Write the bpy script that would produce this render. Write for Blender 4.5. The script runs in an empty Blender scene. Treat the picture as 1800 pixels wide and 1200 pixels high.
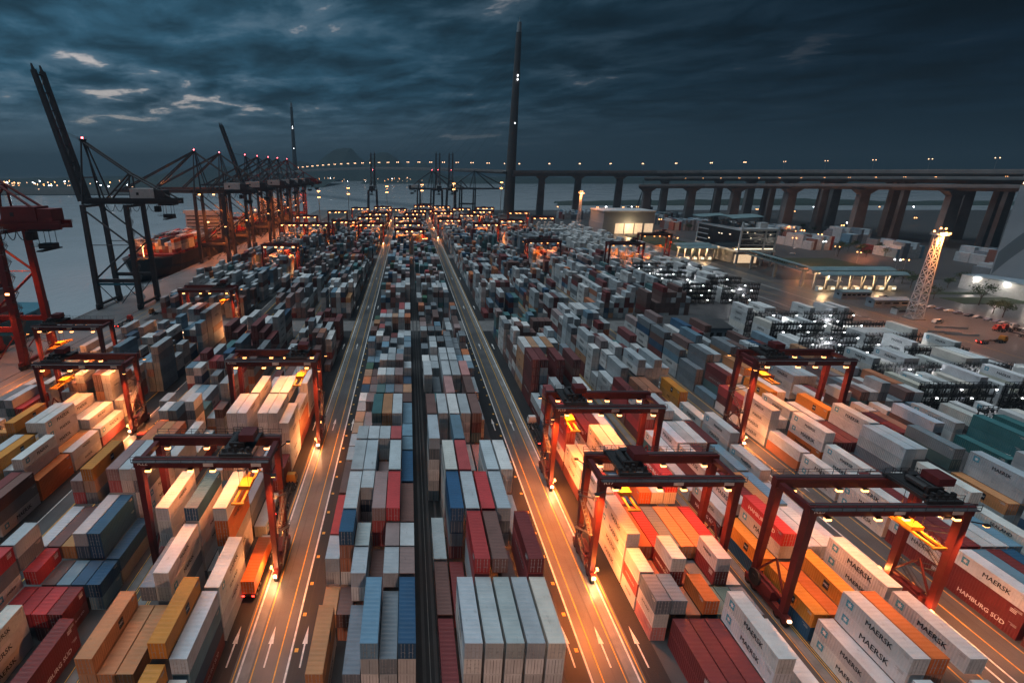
import bpy, math, random
import numpy as np
from mathutils import Vector, Matrix
R_ = math.radians
rnd = random.Random(11)
scene = bpy.context.scene
COL = scene.collection

# ------------------------------------------------------------------ camera
cd = bpy.data.cameras.new('camera')
cam = bpy.data.objects.new('camera', cd)
COL.objects.link(cam)
cam.location = (0, 0, 75)
cam.rotation_euler = (R_(90 - 18.15), 0, 0)
cd.sensor_width = 36
cd.lens = 18.3
cd.shift_x = 0.1017
cd.clip_start = 0.5
cd.clip_end = 40000
scene.camera = cam

# ------------------------------------------------------------------ world: dusk sky with a broken cloud deck
SUN_AZ, SUN_EL = -62.0, 3.0           # degrees from +Y (clockwise positive), low afterglow on the harbour side
world = bpy.data.worlds.new('World')
scene.world = world
world.use_nodes = True
wt = world.node_tree
wt.nodes.clear()


def WN(t, **kw):
    n = wt.nodes.new(t)
    for k, v in kw.items():
        setattr(n, k, v)
    return n


def wmath(op, a, b=None, c=None):
    n = WN('ShaderNodeMath', operation=op)
    for i, v in enumerate((a, b, c)):
        if v is None:
            continue
        if isinstance(v, (int, float)):
            n.inputs[i].default_value = v
        else:
            wt.links.new(v, n.inputs[i])
    return n.outputs[0]


def wmix(f, a, b):
    n = WN('ShaderNodeMix', data_type='RGBA')
    for i, v in ((0, f), (6, a), (7, b)):
        if isinstance(v, (int, float)):
            n.inputs[i].default_value = v
        elif isinstance(v, tuple):
            n.inputs[i].default_value = (*v, 1)
        else:
            wt.links.new(v, n.inputs[i])
    return n.outputs[2]


def wvscale(v, s):
    n = WN('ShaderNodeVectorMath', operation='MULTIPLY')
    wt.links.new(v, n.inputs[0])
    if isinstance(s, tuple):
        n.inputs[1].default_value = s
    else:
        wt.links.new(s, n.inputs[1])
    return n.outputs[0]


sky = WN('ShaderNodeTexSky', sky_type='NISHITA')
sky.sun_disc = False
sky.sun_elevation = R_(SUN_EL)
sky.sun_rotation = R_(SUN_AZ)
sky.altitude = 60
sky.air_density = 1.0
sky.dust_density = 1.6
sky.ozone_density = 2.5
tc = WN('ShaderNodeTexCoord')
sep = WN('ShaderNodeSeparateXYZ')
wt.links.new(tc.outputs['Generated'], sep.inputs[0])
up = wmath('MAXIMUM', sep.outputs[2], 0.0)
den = wmath('ADD', up, 0.08)
px = wmath('DIVIDE', sep.outputs[0], den)
py = wmath('DIVIDE', sep.outputs[1], den)
comb = WN('ShaderNodeCombineXYZ')
GAPW, GAP0, SEED = 0.55, 0.640, 30.0
wt.links.new(wmath('ADD', wmath('MULTIPLY', px, 1.35), wmath('MULTIPLY', py, 0.35)), comb.inputs[0])
wt.links.new(wmath('MULTIPLY', py, 1.15), comb.inputs[1])
comb.inputs[2].default_value = SEED
n1 = WN('ShaderNodeTexNoise')
n1.inputs['Scale'].default_value = 1.5
n1.inputs['Detail'].default_value = 9
n1.inputs['Roughness'].default_value = 0.58
n1.inputs['Distortion'].default_value = 0.25
wt.links.new(comb.outputs[0], n1.inputs['Vector'])
n2 = WN('ShaderNodeTexNoise')
n2.inputs['Scale'].default_value = 0.4
n2.inputs['Detail'].default_value = 4
wt.links.new(comb.outputs[0], n2.inputs['Vector'])
# share of afterglow in a direction
sv = (math.sin(R_(SUN_AZ)), math.cos(R_(SUN_AZ)), 0.12)
dot = WN('ShaderNodeVectorMath', operation='DOT_PRODUCT')
wt.links.new(tc.outputs['Generated'], dot.inputs[0])
dot.inputs[1].default_value = sv
glow = WN('ShaderNodeMapRange', interpolation_type='SMOOTHSTEP')
wt.links.new(dot.outputs['Value'], glow.inputs[0])
glow.inputs[1].default_value = -0.55
glow.inputs[2].default_value = 1.0
glow.inputs[3].default_value = 0.0
glow.inputs[4].default_value = 1.0
tint = wvscale(sky.outputs[0], (0.62, 0.98, 1.25))
# cloud bodies: broad soft rolls with finer ragged detail
mapr = lambda v, a, b, c, d, it='SMOOTHSTEP': _mr(v, a, b, c, d, it)


def _mr(v, a, b, c, d, it):
    n = WN('ShaderNodeMapRange', interpolation_type=it)
    wt.links.new(v, n.inputs[0])
    for k, x in enumerate((a, b, c, d)):
        n.inputs[1 + k].default_value = x
    return n.outputs[0]


body = mapr(n1.outputs[0], 0.30, 0.68, 0.50, 1.75)
open_ = wmath('ADD', n1.outputs[0], wmath('MULTIPLY', wmath('SUBTRACT', n2.outputs[0], 0.5), GAPW))
gap = mapr(open_, GAP0, GAP0 + 0.085, 0.0, 1.0)
soft = mapr(open_, GAP0 - 0.16, GAP0 + 0.06, 0.0, 1.0)
hz = mapr(up, 0.015, 0.13, 0.0, 1.0)                  # the deck dissolves toward the horizon
g2 = wmath('POWER', glow.outputs[0], 1.9)
deck_hi = wmix(g2, (0.0010, 0.0045, 0.0100), (0.022, 0.070, 0.112))
deck_lo = wmix(g2, (0.0030, 0.0120, 0.023), (0.085, 0.145, 0.195))
deckc = wmix(hz, deck_lo, deck_hi)
cvar = wmath('ADD', wmath('MULTIPLY', wmath('SUBTRACT', body, 1.0), hz), 1.0)
cvv = WN('ShaderNodeCombineXYZ')
for i in range(3):
    wt.links.new(cvar, cvv.inputs[i])
deckv = wvscale(deckc, cvv.outputs[0])
g3 = wmath('POWER', glow.outputs[0], 2.2)
thin = wmix(wmath('MULTIPLY', wmath('MULTIPLY', soft, hz), wmath('MULTIPLY', g3, 0.24)), deckv, (0.30, 0.34, 0.38))
gapc = wmix(0.35, (0.80, 0.69, 0.65), wvscale(tint, (0.10, 0.10, 0.10)))
cloudy = wmix(wmath('MULTIPLY', wmath('MULTIPLY', gap, hz), wmath('MULTIPLY', g3, 1.0)), thin, gapc)
mixn = wmix(0.10, cloudy, wvscale(tint, (0.004, 0.004, 0.004)))
bg = WN('ShaderNodeBackground')
bg.inputs['Strength'].default_value = 0.9
wt.links.new(mixn, bg.inputs[0])
wo = WN('ShaderNodeOutputWorld')
wt.links.new(bg.outputs[0], wo.inputs[0])

# ------------------------------------------------------------------ soft dusk light through the cloud deck
sl = bpy.data.lights.new('sun', 'SUN')
sl.energy = 1.5
sl.angle = R_(55)
sl.color = (0.83, 0.94, 1.0)
sun = bpy.data.objects.new('sun', sl)
COL.objects.link(sun)
sun.rotation_euler = Vector((0.32, -0.10, -1)).to_track_quat('-Z', 'Y').to_euler()
sun.location = (-50, 0, 200)

vs = scene.view_settings
vs.view_transform = 'Standard'
vs.look = 'None'
vs.exposure = 0.55
vs.gamma = 1.0
vs.use_curve_mapping = False
scene.cycles.use_denoising = True
scene.cycles.max_bounces = 5
scene.cycles.diffuse_bounces = 2
scene.cycles.glossy_bounces = 2
scene.cycles.volume_bounces = 0
scene.cycles.sample_clamp_indirect = 4
scene.cycles.use_light_tree = True

# ------------------------------------------------------------------ materials
MATS = {}


def lin(r, g, b):
    f = lambda v: ((v / 255 + 0.055) / 1.055) ** 2.4 if v > 10 else v / 255 / 12.92
    return (f(r), f(g), f(b))


def mat(name, color=(0.3, 0.3, 0.3), rough=0.6, metal=0.0, var=0.25, scale=0.6, bump=0.0, bscale=8.0, src=None,
        emit=None, estr=0.0, spec=0.4, streak=0.0, dark=None, smap=(1.6, 1.6, 0.35), sthr=0.56):
    if name in MATS:
        return MATS[name]
    m = bpy.data.materials.new(name)
    m.use_nodes = True
    t = m.node_tree
    b = t.nodes['Principled BSDF']
    N = t.nodes.new
    L = t.links.new
    co = N('ShaderNodeTexCoord')
    if src == 'object':
        c0n = N('ShaderNodeObjectInfo')
        c0 = c0n.outputs['Color']
    elif src == 'attr':
        c0n = N('ShaderNodeAttribute')
        c0n.attribute_name = 'col'
        c0 = c0n.outputs['Color']
    else:
        c0n = N('ShaderNodeRGB')
        c0n.outputs[0].default_value = (*color, 1)
        c0 = c0n.outputs[0]
    vec = co.outputs['Object']
    geo = N('ShaderNodeNewGeometry')
    vec = geo.outputs['Position']
    no = N('ShaderNodeTexNoise')
    no.inputs['Scale'].default_value = scale
    no.inputs['Detail'].default_value = 6
    no.inputs['Roughness'].default_value = 0.65
    L(vec, no.inputs['Vector'])
    mr = N('ShaderNodeMapRange')
    mr.inputs[1].default_value = 0.3
    mr.inputs[2].default_value = 0.7
    mr.inputs[3].default_value = 1 - var
    mr.inputs[4].default_value = 1 + var * 0.6
    L(no.outputs[0], mr.inputs[0])
    mul = N('ShaderNodeVectorMath')
    mul.operation = 'SCALE'
    L(c0, mul.inputs[0])
    L(mr.outputs[0], mul.inputs['Scale'])
    out = mul.outputs[0]
    if streak > 0:                                   # rust and grime with its own patches
        mp = N('ShaderNodeMapping')
        mp.inputs['Scale'].default_value = smap
        L(vec, mp.inputs[0])
        n3 = N('ShaderNodeTexNoise')
        n3.inputs['Scale'].default_value = 1.3
        n3.inputs['Detail'].default_value = 8
        n3.inputs['Roughness'].default_value = 0.7
        L(mp.outputs[0], n3.inputs['Vector'])
        r3 = N('ShaderNodeMapRange')
        r3.inputs[1].default_value = sthr
        r3.inputs[2].default_value = sthr + 0.18
        r3.inputs[3].default_value = 0.0
        r3.inputs[4].default_value = streak
        L(n3.outputs[0], r3.inputs[0])
        mx = N('ShaderNodeMix')
        mx.data_type = 'RGBA'
        L(r3.outputs[0], mx.inputs[0])
        L(out, mx.inputs[6])
        mx.inputs[7].default_value = (*(dark or (0.07, 0.045, 0.035)), 1)
        out = mx.outputs[2]
    L(out, b.inputs['Base Color'])
    b.inputs['Metallic'].default_value = metal
    b.inputs['Specular IOR Level'].default_value = spec
    rr = N('ShaderNodeMapRange')
    rr.inputs[3].default_value = max(0.03, rough - 0.12)
    rr.inputs[4].default_value = min(1, rough + 0.12)
    L(no.outputs[0], rr.inputs[0])
    L(rr.outputs[0], b.inputs['Roughness'])
    if bump > 0:
        bn = N('ShaderNodeTexNoise')
        bn.inputs['Scale'].default_value = bscale
        bn.inputs['Detail'].default_value = 4
        L(vec, bn.inputs['Vector'])
        bp = N('ShaderNodeBump')
        bp.inputs['Strength'].default_value = bump
        bp.inputs['Distance'].default_value = 0.1
        L(bn.outputs[0], bp.inputs['Height'])
        L(bp.outputs[0], b.inputs['Normal'])
    if emit:
        b.inputs['Emission Color'].default_value = (*emit, 1)
        b.inputs['Emission Strength'].default_value = estr
    MATS[name] = m
    return m


M = {}
M['paint'] = mat('container_paint', src='object', rough=0.6, var=0.20, scale=0.22, streak=0.6, bump=0.12, bscale=2, smap=(0.9, 0.35, 0.5), sthr=0.60)
M['paint_attr'] = mat('container_paint_stacks', src='attr', rough=0.6, var=0.22, scale=0.3, streak=0.6, bump=0.1, bscale=2, smap=(0.9, 0.35, 0.5), sthr=0.60)
M['galv'] = mat('galvanised_steel', (0.42, 0.43, 0.44), 0.45, 0.6, var=0.2)
M['rtg_red'] = mat('crane_red_paint', (0.095, 0.017, 0.019), 0.45, var=0.25, scale=0.8, streak=0.35)
M['sts_red'] = mat('quay_crane_red_paint', (0.16, 0.022, 0.022), 0.5, var=0.25, scale=0.4, streak=0.35)
M['sts_grey'] = mat('quay_crane_grey_paint', (0.055, 0.052, 0.058), 0.55, var=0.25, scale=0.4, streak=0.3)
M['dark_steel'] = mat('dark_greasy_steel', (0.035, 0.035, 0.038), 0.5, 0.3, var=0.3, scale=2)
M['yellow_steel'] = mat('yellow_steel', (0.55, 0.26, 0.02), 0.5, var=0.25, streak=0.3)
M['white_metal'] = mat('white_metal', (0.55, 0.57, 0.58), 0.5, var=0.15, streak=0.25)
M['rail'] = mat('handrail_steel', (0.10, 0.10, 0.11), 0.5, 0.4)
M['tyre'] = mat('tyre_rubber', (0.018, 0.018, 0.019), 0.8)
M['glass'] = mat('cab_glass', (0.02, 0.03, 0.04), 0.08, spec=0.8, var=0.05)
M['asphalt'] = mat('yard_asphalt', (0.052, 0.053, 0.056), 0.62, var=0.38, scale=0.07, bump=0.3, bscale=6, streak=0.45, dark=(0.022, 0.022, 0.024))
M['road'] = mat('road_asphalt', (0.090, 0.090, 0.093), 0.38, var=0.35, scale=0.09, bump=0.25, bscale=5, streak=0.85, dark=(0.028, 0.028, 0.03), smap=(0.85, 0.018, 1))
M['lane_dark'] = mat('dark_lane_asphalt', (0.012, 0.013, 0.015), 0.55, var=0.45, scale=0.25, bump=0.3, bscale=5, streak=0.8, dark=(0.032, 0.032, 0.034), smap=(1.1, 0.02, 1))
M['track'] = mat('runway_concrete', (0.165, 0.165, 0.165), 0.5, var=0.35, scale=0.3, streak=0.85, dark=(0.05, 0.048, 0.047), smap=(1.4, 0.03, 1))
M['concrete'] = mat('concrete', (0.23, 0.23, 0.235), 0.7, var=0.3, scale=0.12, streak=0.4, dark=(0.11, 0.11, 0.115))
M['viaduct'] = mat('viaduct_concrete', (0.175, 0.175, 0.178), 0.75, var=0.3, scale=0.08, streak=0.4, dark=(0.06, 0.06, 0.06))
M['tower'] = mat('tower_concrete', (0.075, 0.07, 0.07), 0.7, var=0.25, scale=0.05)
M['apron'] = mat('quay_apron_concrete', (0.15, 0.15, 0.155), 0.55, var=0.4, scale=0.06, streak=0.5, dark=(0.06, 0.06, 0.062))
M['white_line'] = mat('white_road_paint', (0.62, 0.62, 0.60), 0.6, var=0.35, scale=0.9, streak=0.5, dark=(0.2, 0.2, 0.2))
M['yellow_line'] = mat('yellow_road_paint', (0.60, 0.33, 0.05), 0.6, var=0.35, scale=0.9, streak=0.5, dark=(0.15, 0.1, 0.05))
M['letter_dark'] = mat('dark_lettering', (0.015, 0.02, 0.028), 0.6, var=0.1)
M['letter_white'] = mat('white_lettering', (0.7, 0.7, 0.7), 0.6, var=0.1)
M['code_mark'] = mat('code_marking', (0.42, 0.42, 0.42), 0.6, var=0.3)
M['emblem_blue'] = mat('emblem_light_blue', (0.06, 0.30, 0.42), 0.6, var=0.1)
M['land'] = mat('land_soil', (0.045, 0.045, 0.040), 0.85, var=0.4, scale=0.03)
M['grass'] = mat('verge_grass', (0.030, 0.042, 0.020), 0.9, var=0.4, scale=0.2)
M['leaf'] = mat('tree_leaf', (0.035, 0.060, 0.022), 0.7, var=0.5, scale=0.7)
M['bark'] = mat('tree_bark', (0.06, 0.045, 0.032), 0.9)
M['hill'] = mat('hill_forest', (0.03, 0.05, 0.045), 0.9, var=0.3, scale=0.004)
M['hull'] = mat('hull_paint', (0.012, 0.014, 0.018), 0.5, var=0.3, scale=0.1)
M['teal_hull'] = mat('teal_hull_paint', (0.04, 0.16, 0.22), 0.5, var=0.3, scale=0.1)
M['roof_teal'] = mat('teal_roof_sheet', (0.16, 0.24, 0.26), 0.5, var=0.2, scale=0.2, streak=0.2)
M['facade'] = mat('pale_blue_facade', (0.22, 0.27, 0.31), 0.7, var=0.12, scale=0.05)
M['facade_dark'] = mat('blue_grey_facade_print', (0.085, 0.12, 0.145), 0.7, var=0.15, scale=0.05)
M['dark_glass'] = mat('dark_window_glass', (0.012, 0.016, 0.022), 0.12, spec=0.7, var=0.1)
SOD = (1.0, 0.21, 0.026)
MASTC = (1.0, 0.30, 0.08)
WARM = (1.0, 0.62, 0.30)
M['lamp_sodium'] = mat('sodium_lamp', (0.9, 0.6, 0.3), 0.5, emit=(1.0, 0.40, 0.13), estr=7)
M['lamp_strip'] = mat('crane_floodlight_glass', (0.9, 0.6, 0.3), 0.5, emit=(1.0, 0.36, 0.10), estr=5.0)
M['lamp_warm'] = mat('warm_lamp', (0.9, 0.8, 0.6), 0.5, emit=(1.0, 0.56, 0.30), estr=3.2)
M['lamp_white'] = mat('white_lamp', (0.9, 0.9, 0.9), 0.5, emit=(0.95, 0.97, 1.0), estr=14)
M['lamp_red'] = mat('red_obstruction_lamp', (0.9, 0.2, 0.2), 0.5, emit=(1.0, 0.10, 0.12), estr=16)
M['lamp_tail'] = mat('tail_lamp', (0.6, 0.05, 0.04), 0.4, emit=(1.0, 0.03, 0.02), estr=9)
M['lit_room'] = mat('lit_interior', (0.6, 0.5, 0.4), 0.8, emit=(1.0, 0.72, 0.45), estr=0.55)
M['lit_strip'] = mat('lit_window_strip', (0.6, 0.6, 0.5), 0.6, emit=(1.0, 0.80, 0.55), estr=1.3)
M['water'] = None


def water_mat():
    m = bpy.data.materials.new('harbour_water')
    m.use_nodes = True
    t = m.node_tree
    b = t.nodes['Principled BSDF']
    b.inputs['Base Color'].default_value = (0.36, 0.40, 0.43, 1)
    b.inputs['Roughness'].default_value = 0.16
    b.inputs['IOR'].default_value = 1.33
    g = t.nodes.new('ShaderNodeNewGeometry')
    mp = t.nodes.new('ShaderNodeMapping')
    mp.inputs['Scale'].default_value = (0.18, 0.07, 1)
    t.links.new(g.outputs['Position'], mp.inputs[0])
    n = t.nodes.new('ShaderNodeTexNoise')
    n.inputs['Scale'].default_value = 1.0
    n.inputs['Detail'].default_value = 5
    t.links.new(mp.outputs[0], n.inputs['Vector'])
    bp = t.nodes.new('ShaderNodeBump')
    bp.inputs['Strength'].default_value = 0.35
    bp.inputs['Distance'].default_value = 1.2
    t.links.new(n.outputs[0], bp.inputs['Height'])
    t.links.new(bp.outputs[0], b.inputs['Normal'])
    n2 = t.nodes.new('ShaderNodeTexNoise')
    n2.inputs['Scale'].default_value = 0.012
    n2.inputs['Detail'].default_value = 5
    t.links.new(g.outputs['Position'], n2.inputs['Vector'])
    mr = t.nodes.new('ShaderNodeMapRange')
    mr.inputs[3].default_value = 0.10
    mr.inputs[4].default_value = 0.30
    t.links.new(n2.outputs[0], mr.inputs[0])
    t.links.new(mr.outputs[0], b.inputs['Roughness'])
    return m


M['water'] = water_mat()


# ------------------------------------------------------------------ mesh helpers
class MB:
    def __init__(self):
        self.v, self.f, self.m, self.s = [], [], [], []

    def quad(self, a, b, c, d, mi=0):
        i = len(self.v)
        self.v += [tuple(a), tuple(b), tuple(c), tuple(d)]
        self.f.append((i, i + 1, i + 2, i + 3))
        self.m.append(mi)
        return self

    def poly(self, pts, mi=0):
        i = len(self.v)
        self.v += [tuple(p) for p in pts]
        self.f.append(tuple(range(i, i + len(pts))))
        self.m.append(mi)
        return self

    def box(self, x0, x1, y0, y1, z0, z1, mi=0):
        i = len(self.v)
        self.v += [(x0, y0, z0), (x1, y0, z0), (x1, y1, z0), (x0, y1, z0), (x0, y0, z1), (x1, y0, z1), (x1, y1, z1), (x0, y1, z1)]
        for q in ((3, 2, 1, 0), (4, 5, 6, 7), (0, 1, 5, 4), (1, 2, 6, 5), (2, 3, 7, 6), (3, 0, 4, 7)):
            self.f.append(tuple(i + k for k in q))
            self.m.append(mi)
        return self

    def frustum(self, c0, a0, b0, c1, a1, b1, mi=0):
        """box column from centre c0 (half sizes a0,b0 in x,y) to c1"""
        i = len(self.v)
        for c, a, b in ((c0, a0, b0), (c1, a1, b1)):
            self.v += [(c[0] - a, c[1] - b, c[2]), (c[0] + a, c[1] - b, c[2]), (c[0] + a, c[1] + b, c[2]), (c[0] - a, c[1] + b, c[2])]
        for q in ((3, 2, 1, 0), (4, 5, 6, 7), (0, 1, 5, 4), (1, 2, 6, 5), (2, 3, 7, 6), (3, 0, 4, 7)):
            self.f.append(tuple(i + k for k in q))
            self.m.append(mi)
        return self

    def tube(self, p0, p1, r, n=6, r1=None, mi=0):
        p0, p1 = Vector(p0), Vector(p1)
        d = p1 - p0
        if d.length < 1e-6:
            return self
        d.normalize()
        a = d.orthogonal().normalized()
        b = d.cross(a)
        if n == 4:
            h = Vector((0, 0, 1)) if abs(d.z) < 0.95 else Vector((0, 1, 0))
            a = d.cross(h).normalized()
            b = d.cross(a)
        r1 = r if r1 is None else r1
        i = len(self.v)
        off = math.pi / 4 if n == 4 else 0
        k = math.sqrt(2) if n == 4 else 1
        for p, rr in ((p0, r), (p1, r1)):
            for t in range(n):
                w = 2 * math.pi * t / n + off
                self.v.append(tuple(p + (a * math.cos(w) + b * math.sin(w)) * rr * k))
        for t in range(n):
            u = (t + 1) % n
            self.f.append((i + t, i + u, i + n + u, i + n + t))
            self.m.append(mi)
        self.f.append(tuple(i + t for t in reversed(range(n))))
        self.f.append(tuple(i + n + t for t in range(n)))
        self.m += [mi, mi]
        return self

    def beam(self, p0, p1, w, mi=0):
        return self.tube(p0, p1, w / 2, 4, mi=mi)

    def cyl(self, c, axis, r, h, n=12, mi=0):
        c = Vector(c)
        ax = Vector(axis).normalized() * (h / 2)
        return self.tube(c - ax, c + ax, r, n, mi=mi)

    def rails(self, pts, h=1.1, r=0.035, step=3.0, mi=0):
        """handrail with posts along a polyline"""
        for a, b in zip(pts[:-1], pts[1:]):
            a, b = Vector(a), Vector(b)
            L = (b - a).length
            n = max(1, int(L / step))
            for z in (h, h * 0.5):
                self.tube(a + Vector((0, 0, z)), b + Vector((0, 0, z)), r, 4, mi=mi)
            for k in range(n + 1):
                p = a.lerp(b, k / n)
                self.tube(p, p + Vector((0, 0, h)), r, 4, mi=mi)
        return self

    def mesh(self, name, mats):
        me = bpy.data.meshes.new(name)
        me.from_pydata(self.v, [], self.f)
        for m in (mats if isinstance(mats, (list, tuple)) else [mats]):
            me.materials.append(m)
        me.polygons.foreach_set('material_index', self.m)
        me.update()
        return me

    def build(self, name, mats, parent=None, loc=None):
        return link(name, self.mesh(name, mats), parent, loc)


def link(name, me, parent=None, loc=None):
    o = bpy.data.objects.new(name, me)
    COL.objects.link(o)
    if parent is not None:
        o.parent = parent
    if loc is not None:
        o.location = loc
    return o


def tag(o, label=None, cat=None, group=None, kind=None):
    if label:
        o['label'] = label
    if cat:
        o['category'] = cat
    if group:
        o['group'] = group
    if kind:
        o['kind'] = kind
    return o


def empty(name, loc=(0, 0, 0), rz=0.0):
    o = bpy.data.objects.new(name, None)
    o.empty_display_size = 0.5
    COL.objects.link(o)
    o.location = loc
    o.rotation_euler = (0, 0, rz)
    return o


def structure(o):
    o['kind'] = 'structure'
    return o


def copy_tree(o, parent=None):
    c = o.copy()
    COL.objects.link(c)
    c.parent = parent
    for ch in list(o.children):
        copy_tree(ch, c)
    return c


def light(kind, loc, power, color, parent=None, size=0.4, spot=None, blend=0.6, rot=(0, 0, 0), name='lamp_light'):
    l = bpy.data.lights.new(name, kind)
    l.energy = power
    l.color = color
    if kind == 'SPOT':
        l.spot_size = R_(spot or 140)
        l.spot_blend = blend
    l.shadow_soft_size = size
    o = bpy.data.objects.new(name, l)
    COL.objects.link(o)
    o.location = loc
    o.rotation_euler = rot
    if parent is not None:
        o.parent = parent
    return o


F_, H_, CX_, CY_ = 915.0, 75.0, 717.0, 600.0
TH_ = math.atan(300 / F_)


def gnd(x, y, z=0.0):
    """photo pixel (1800 wide) -> point on the horizontal plane z"""
    a = TH_ + math.atan((y - CY_) / F_)
    d = (H_ - z) / math.tan(a)
    dep = d * math.cos(TH_) + (H_ - z) * math.sin(TH_)
    return ((x - CX_) * dep / F_, d)


def at_depth(x, y, Y):
    """photo pixel -> (X, Z) at the forward distance Y"""
    a = TH_ + math.atan((y - CY_) / F_)
    z = H_ - Y * math.tan(a)
    dep = Y * math.cos(TH_) + (H_ - z) * math.sin(TH_)
    return ((x - CX_) * dep / F_, z)


TXT = {}


def text_mesh(s, size, bold=0.0):
    k = (s, size, bold)
    if k in TXT:
        return TXT[k]
    cu = bpy.data.curves.new('text', 'FONT')
    cu.body = s
    cu.size = size
    cu.offset = bold
    cu.resolution_u = 2
    cu.align_x = 'CENTER'
    cu.align_y = 'CENTER'
    o = bpy.data.objects.new('text', cu)
    COL.objects.link(o)
    bpy.context.view_layer.update()
    dg = bpy.context.evaluated_depsgraph_get()
    me = bpy.data.meshes.new_from_object(o.evaluated_get(dg))
    bpy.data.objects.remove(o)
    bpy.data.curves.remove(cu)
    me.materials.clear()
    n = len(me.vertices)                       # heavier strokes: the outline laid three times side by side
    vs_ = [v.co.copy() for v in me.vertices]
    ps_ = [tuple(p.vertices) for p in me.polygons]
    b = size * 0.022
    V, P = [], []
    for q, (dx, dy) in enumerate(((0, 0), (b, b * 0.6), (-b, -b * 0.6))):
        V += [(v.x + dx, v.y + dy, v.z + 0.0015 * q) for v in vs_]
        P += [tuple(i + n * q for i in p) for p in ps_]
    me = bpy.data.meshes.new('lettering')
    me.from_pydata(V, [], P)
    TXT[k] = me
    return me


def text_part(s, size, matname, parent, loc, rot, bold=0.0, name='lettering', sx=1.0):
    src = text_mesh(s, size, bold)
    k = ('obj', s, size, bold, matname)
    if k not in TXT:
        me = src.copy()
        me.materials.append(M[matname])
        TXT[k] = me
    o = link(name, TXT[k], parent, loc)
    o.rotation_euler = rot
    o.scale = (sx, 1, 1)
    return o

HAZE = 0.00024

# ================================================================== the setting
def sheet(name, x0, x1, y0, y1, z, m, parent=None):
    return MB().quad((x0, y0, z), (x1, y0, z), (x1, y1, z), (x0, y1, z)).build(name, m, parent)


QX = -178.0
g = MB()
g.box(QX, 2600, -160, 1075, -9, 0)
ground = structure(g.build('ground', M['asphalt']))
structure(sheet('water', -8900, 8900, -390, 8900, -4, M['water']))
apron = structure(sheet('quay_apron', QX + 0.3, -139.5, -150, 1060, 0.004, M['apron']))
# quay edge: coping, crane rails, fenders and bollards
cop = MB().box(QX - 0.4, QX + 0.6, -150, 1060, -0.6, 0.28).build('coping', M['concrete'], apron)
for xr in (-175.6, -152.2):
    MB().box(xr - 0.1, xr + 0.1, -150, 1060, 0.005, 0.09).build('crane_rail', M['dark_steel'], apron)
for xx in (-147.5, -143.0):
    sheet('lane_line', xx - 0.12, xx + 0.12, -100, 1000, 0.008, M['yellow_line'], apron)


def arrow(parent, X, Y, rev=False):
    s = -1 if rev else 1
    p = [(-0.13, 0), (0.13, 0), (0.13, 4.4), (0.42, 4.4), (0, 8.0), (-0.42, 4.4), (-0.13, 4.4)]
    pts = [(X + a * s, Y + b * s, 0.014) for a, b in p]
    return MB().poly(pts).build('arrow', M['white_line'], parent)


def road(name, x0, x1, y0, y1, m='asphalt', z=0.004):
    return structure(sheet(name, x0, x1, y0, y1, z, M[m]))


YN, YF = -20, 1000
# two arrow roads either side of the middle blocks (mirror images about X = 4.7)
for side in (-1, 1):
    fx = (lambda v: v) if side < 0 else (lambda v: 9.4 - v)
    a, b = sorted((fx(-31.3), fx(-15.0)))
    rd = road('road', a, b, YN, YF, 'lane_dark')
    a, b = sorted((fx(-27.6), fx(-18.9)))
    sheet('carriageway', a, b, YN, YF, 0.008, M['road'], rd)
    a, b = sorted((fx(-26.6), fx(-24.9)))
    sheet('crane_runway', a, b, YN, YF, 0.011, M['track'], rd)
    for X, w, mm in ((-27.2, 0.10, 'yellow_line'), (-26.55, 0.16, 'white_line'), (-24.45, 0.10, 'yellow_line'), (-20.9, 0.10, 'yellow_line'), (-19.15, 0.15, 'white_line')):
        sheet('lane_line', fx(X) - w, fx(X) + w, YN, YF, 0.014, M[mm], rd)
    for X in (-28.9, -22.9, -17.2):
        for Y in (62.5, 142.0, 218.0, 288.0, 372.0):
            arrow(rd, fx(X), Y)
    for k in range(24):
        X, Y = fx(-18.35), 58 + k * 7.3
        sheet('edge_mark', X - 0.3, X + 0.3, Y, Y + 0.75, 0.014, M['yellow_line'], rd)
# the dark lane between the middle blocks
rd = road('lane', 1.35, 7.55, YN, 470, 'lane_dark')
for X, w in ((2.6, 0.28), (4.5, 0.28), (6.3, 0.25)):
    sheet('wheel_track', X - w, X + w, YN, 470, 0.008, M['asphalt'], rd)
sheet('lane_line', 3.5, 3.62, YN, 470, 0.008, M['track'], rd)
# roads in the side blocks
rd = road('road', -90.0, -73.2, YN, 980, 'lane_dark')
sheet('carriageway', -83.0, -79.0, YN, 980, 0.008, M['road'], rd)
for X, w, mm in ((-74.2, 0.12, 'yellow_line'), (-79.0, 0.12, 'yellow_line'), (-83.1, 0.12, 'white_line'), (-89.3, 0.12, 'yellow_line')):
    sheet('lane_line', X - w, X + w, YN, 980, 0.012, M[mm], rd)
for Y in (70, 130, 190):
    arrow(rd, -76.6, Y)
rd = road('road', 85.3, 101.2, YN, 620, 'road')
for X, w, mm in ((86.0, 0.12, 'yellow_line'), (89.3, 0.12, 'yellow_line'), (91.9, 0.17, 'white_line'), (94.0, 0.17, 'white_line'), (96.8, 0.12, 'yellow_line'), (100.8, 0.12, 'yellow_line')):
    sheet('lane_line', X - w, X + w, YN, 620, 0.012, M[mm], rd)
for Y in (62, 118, 176):
    arrow(rd, 98.8, Y, True)
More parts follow.
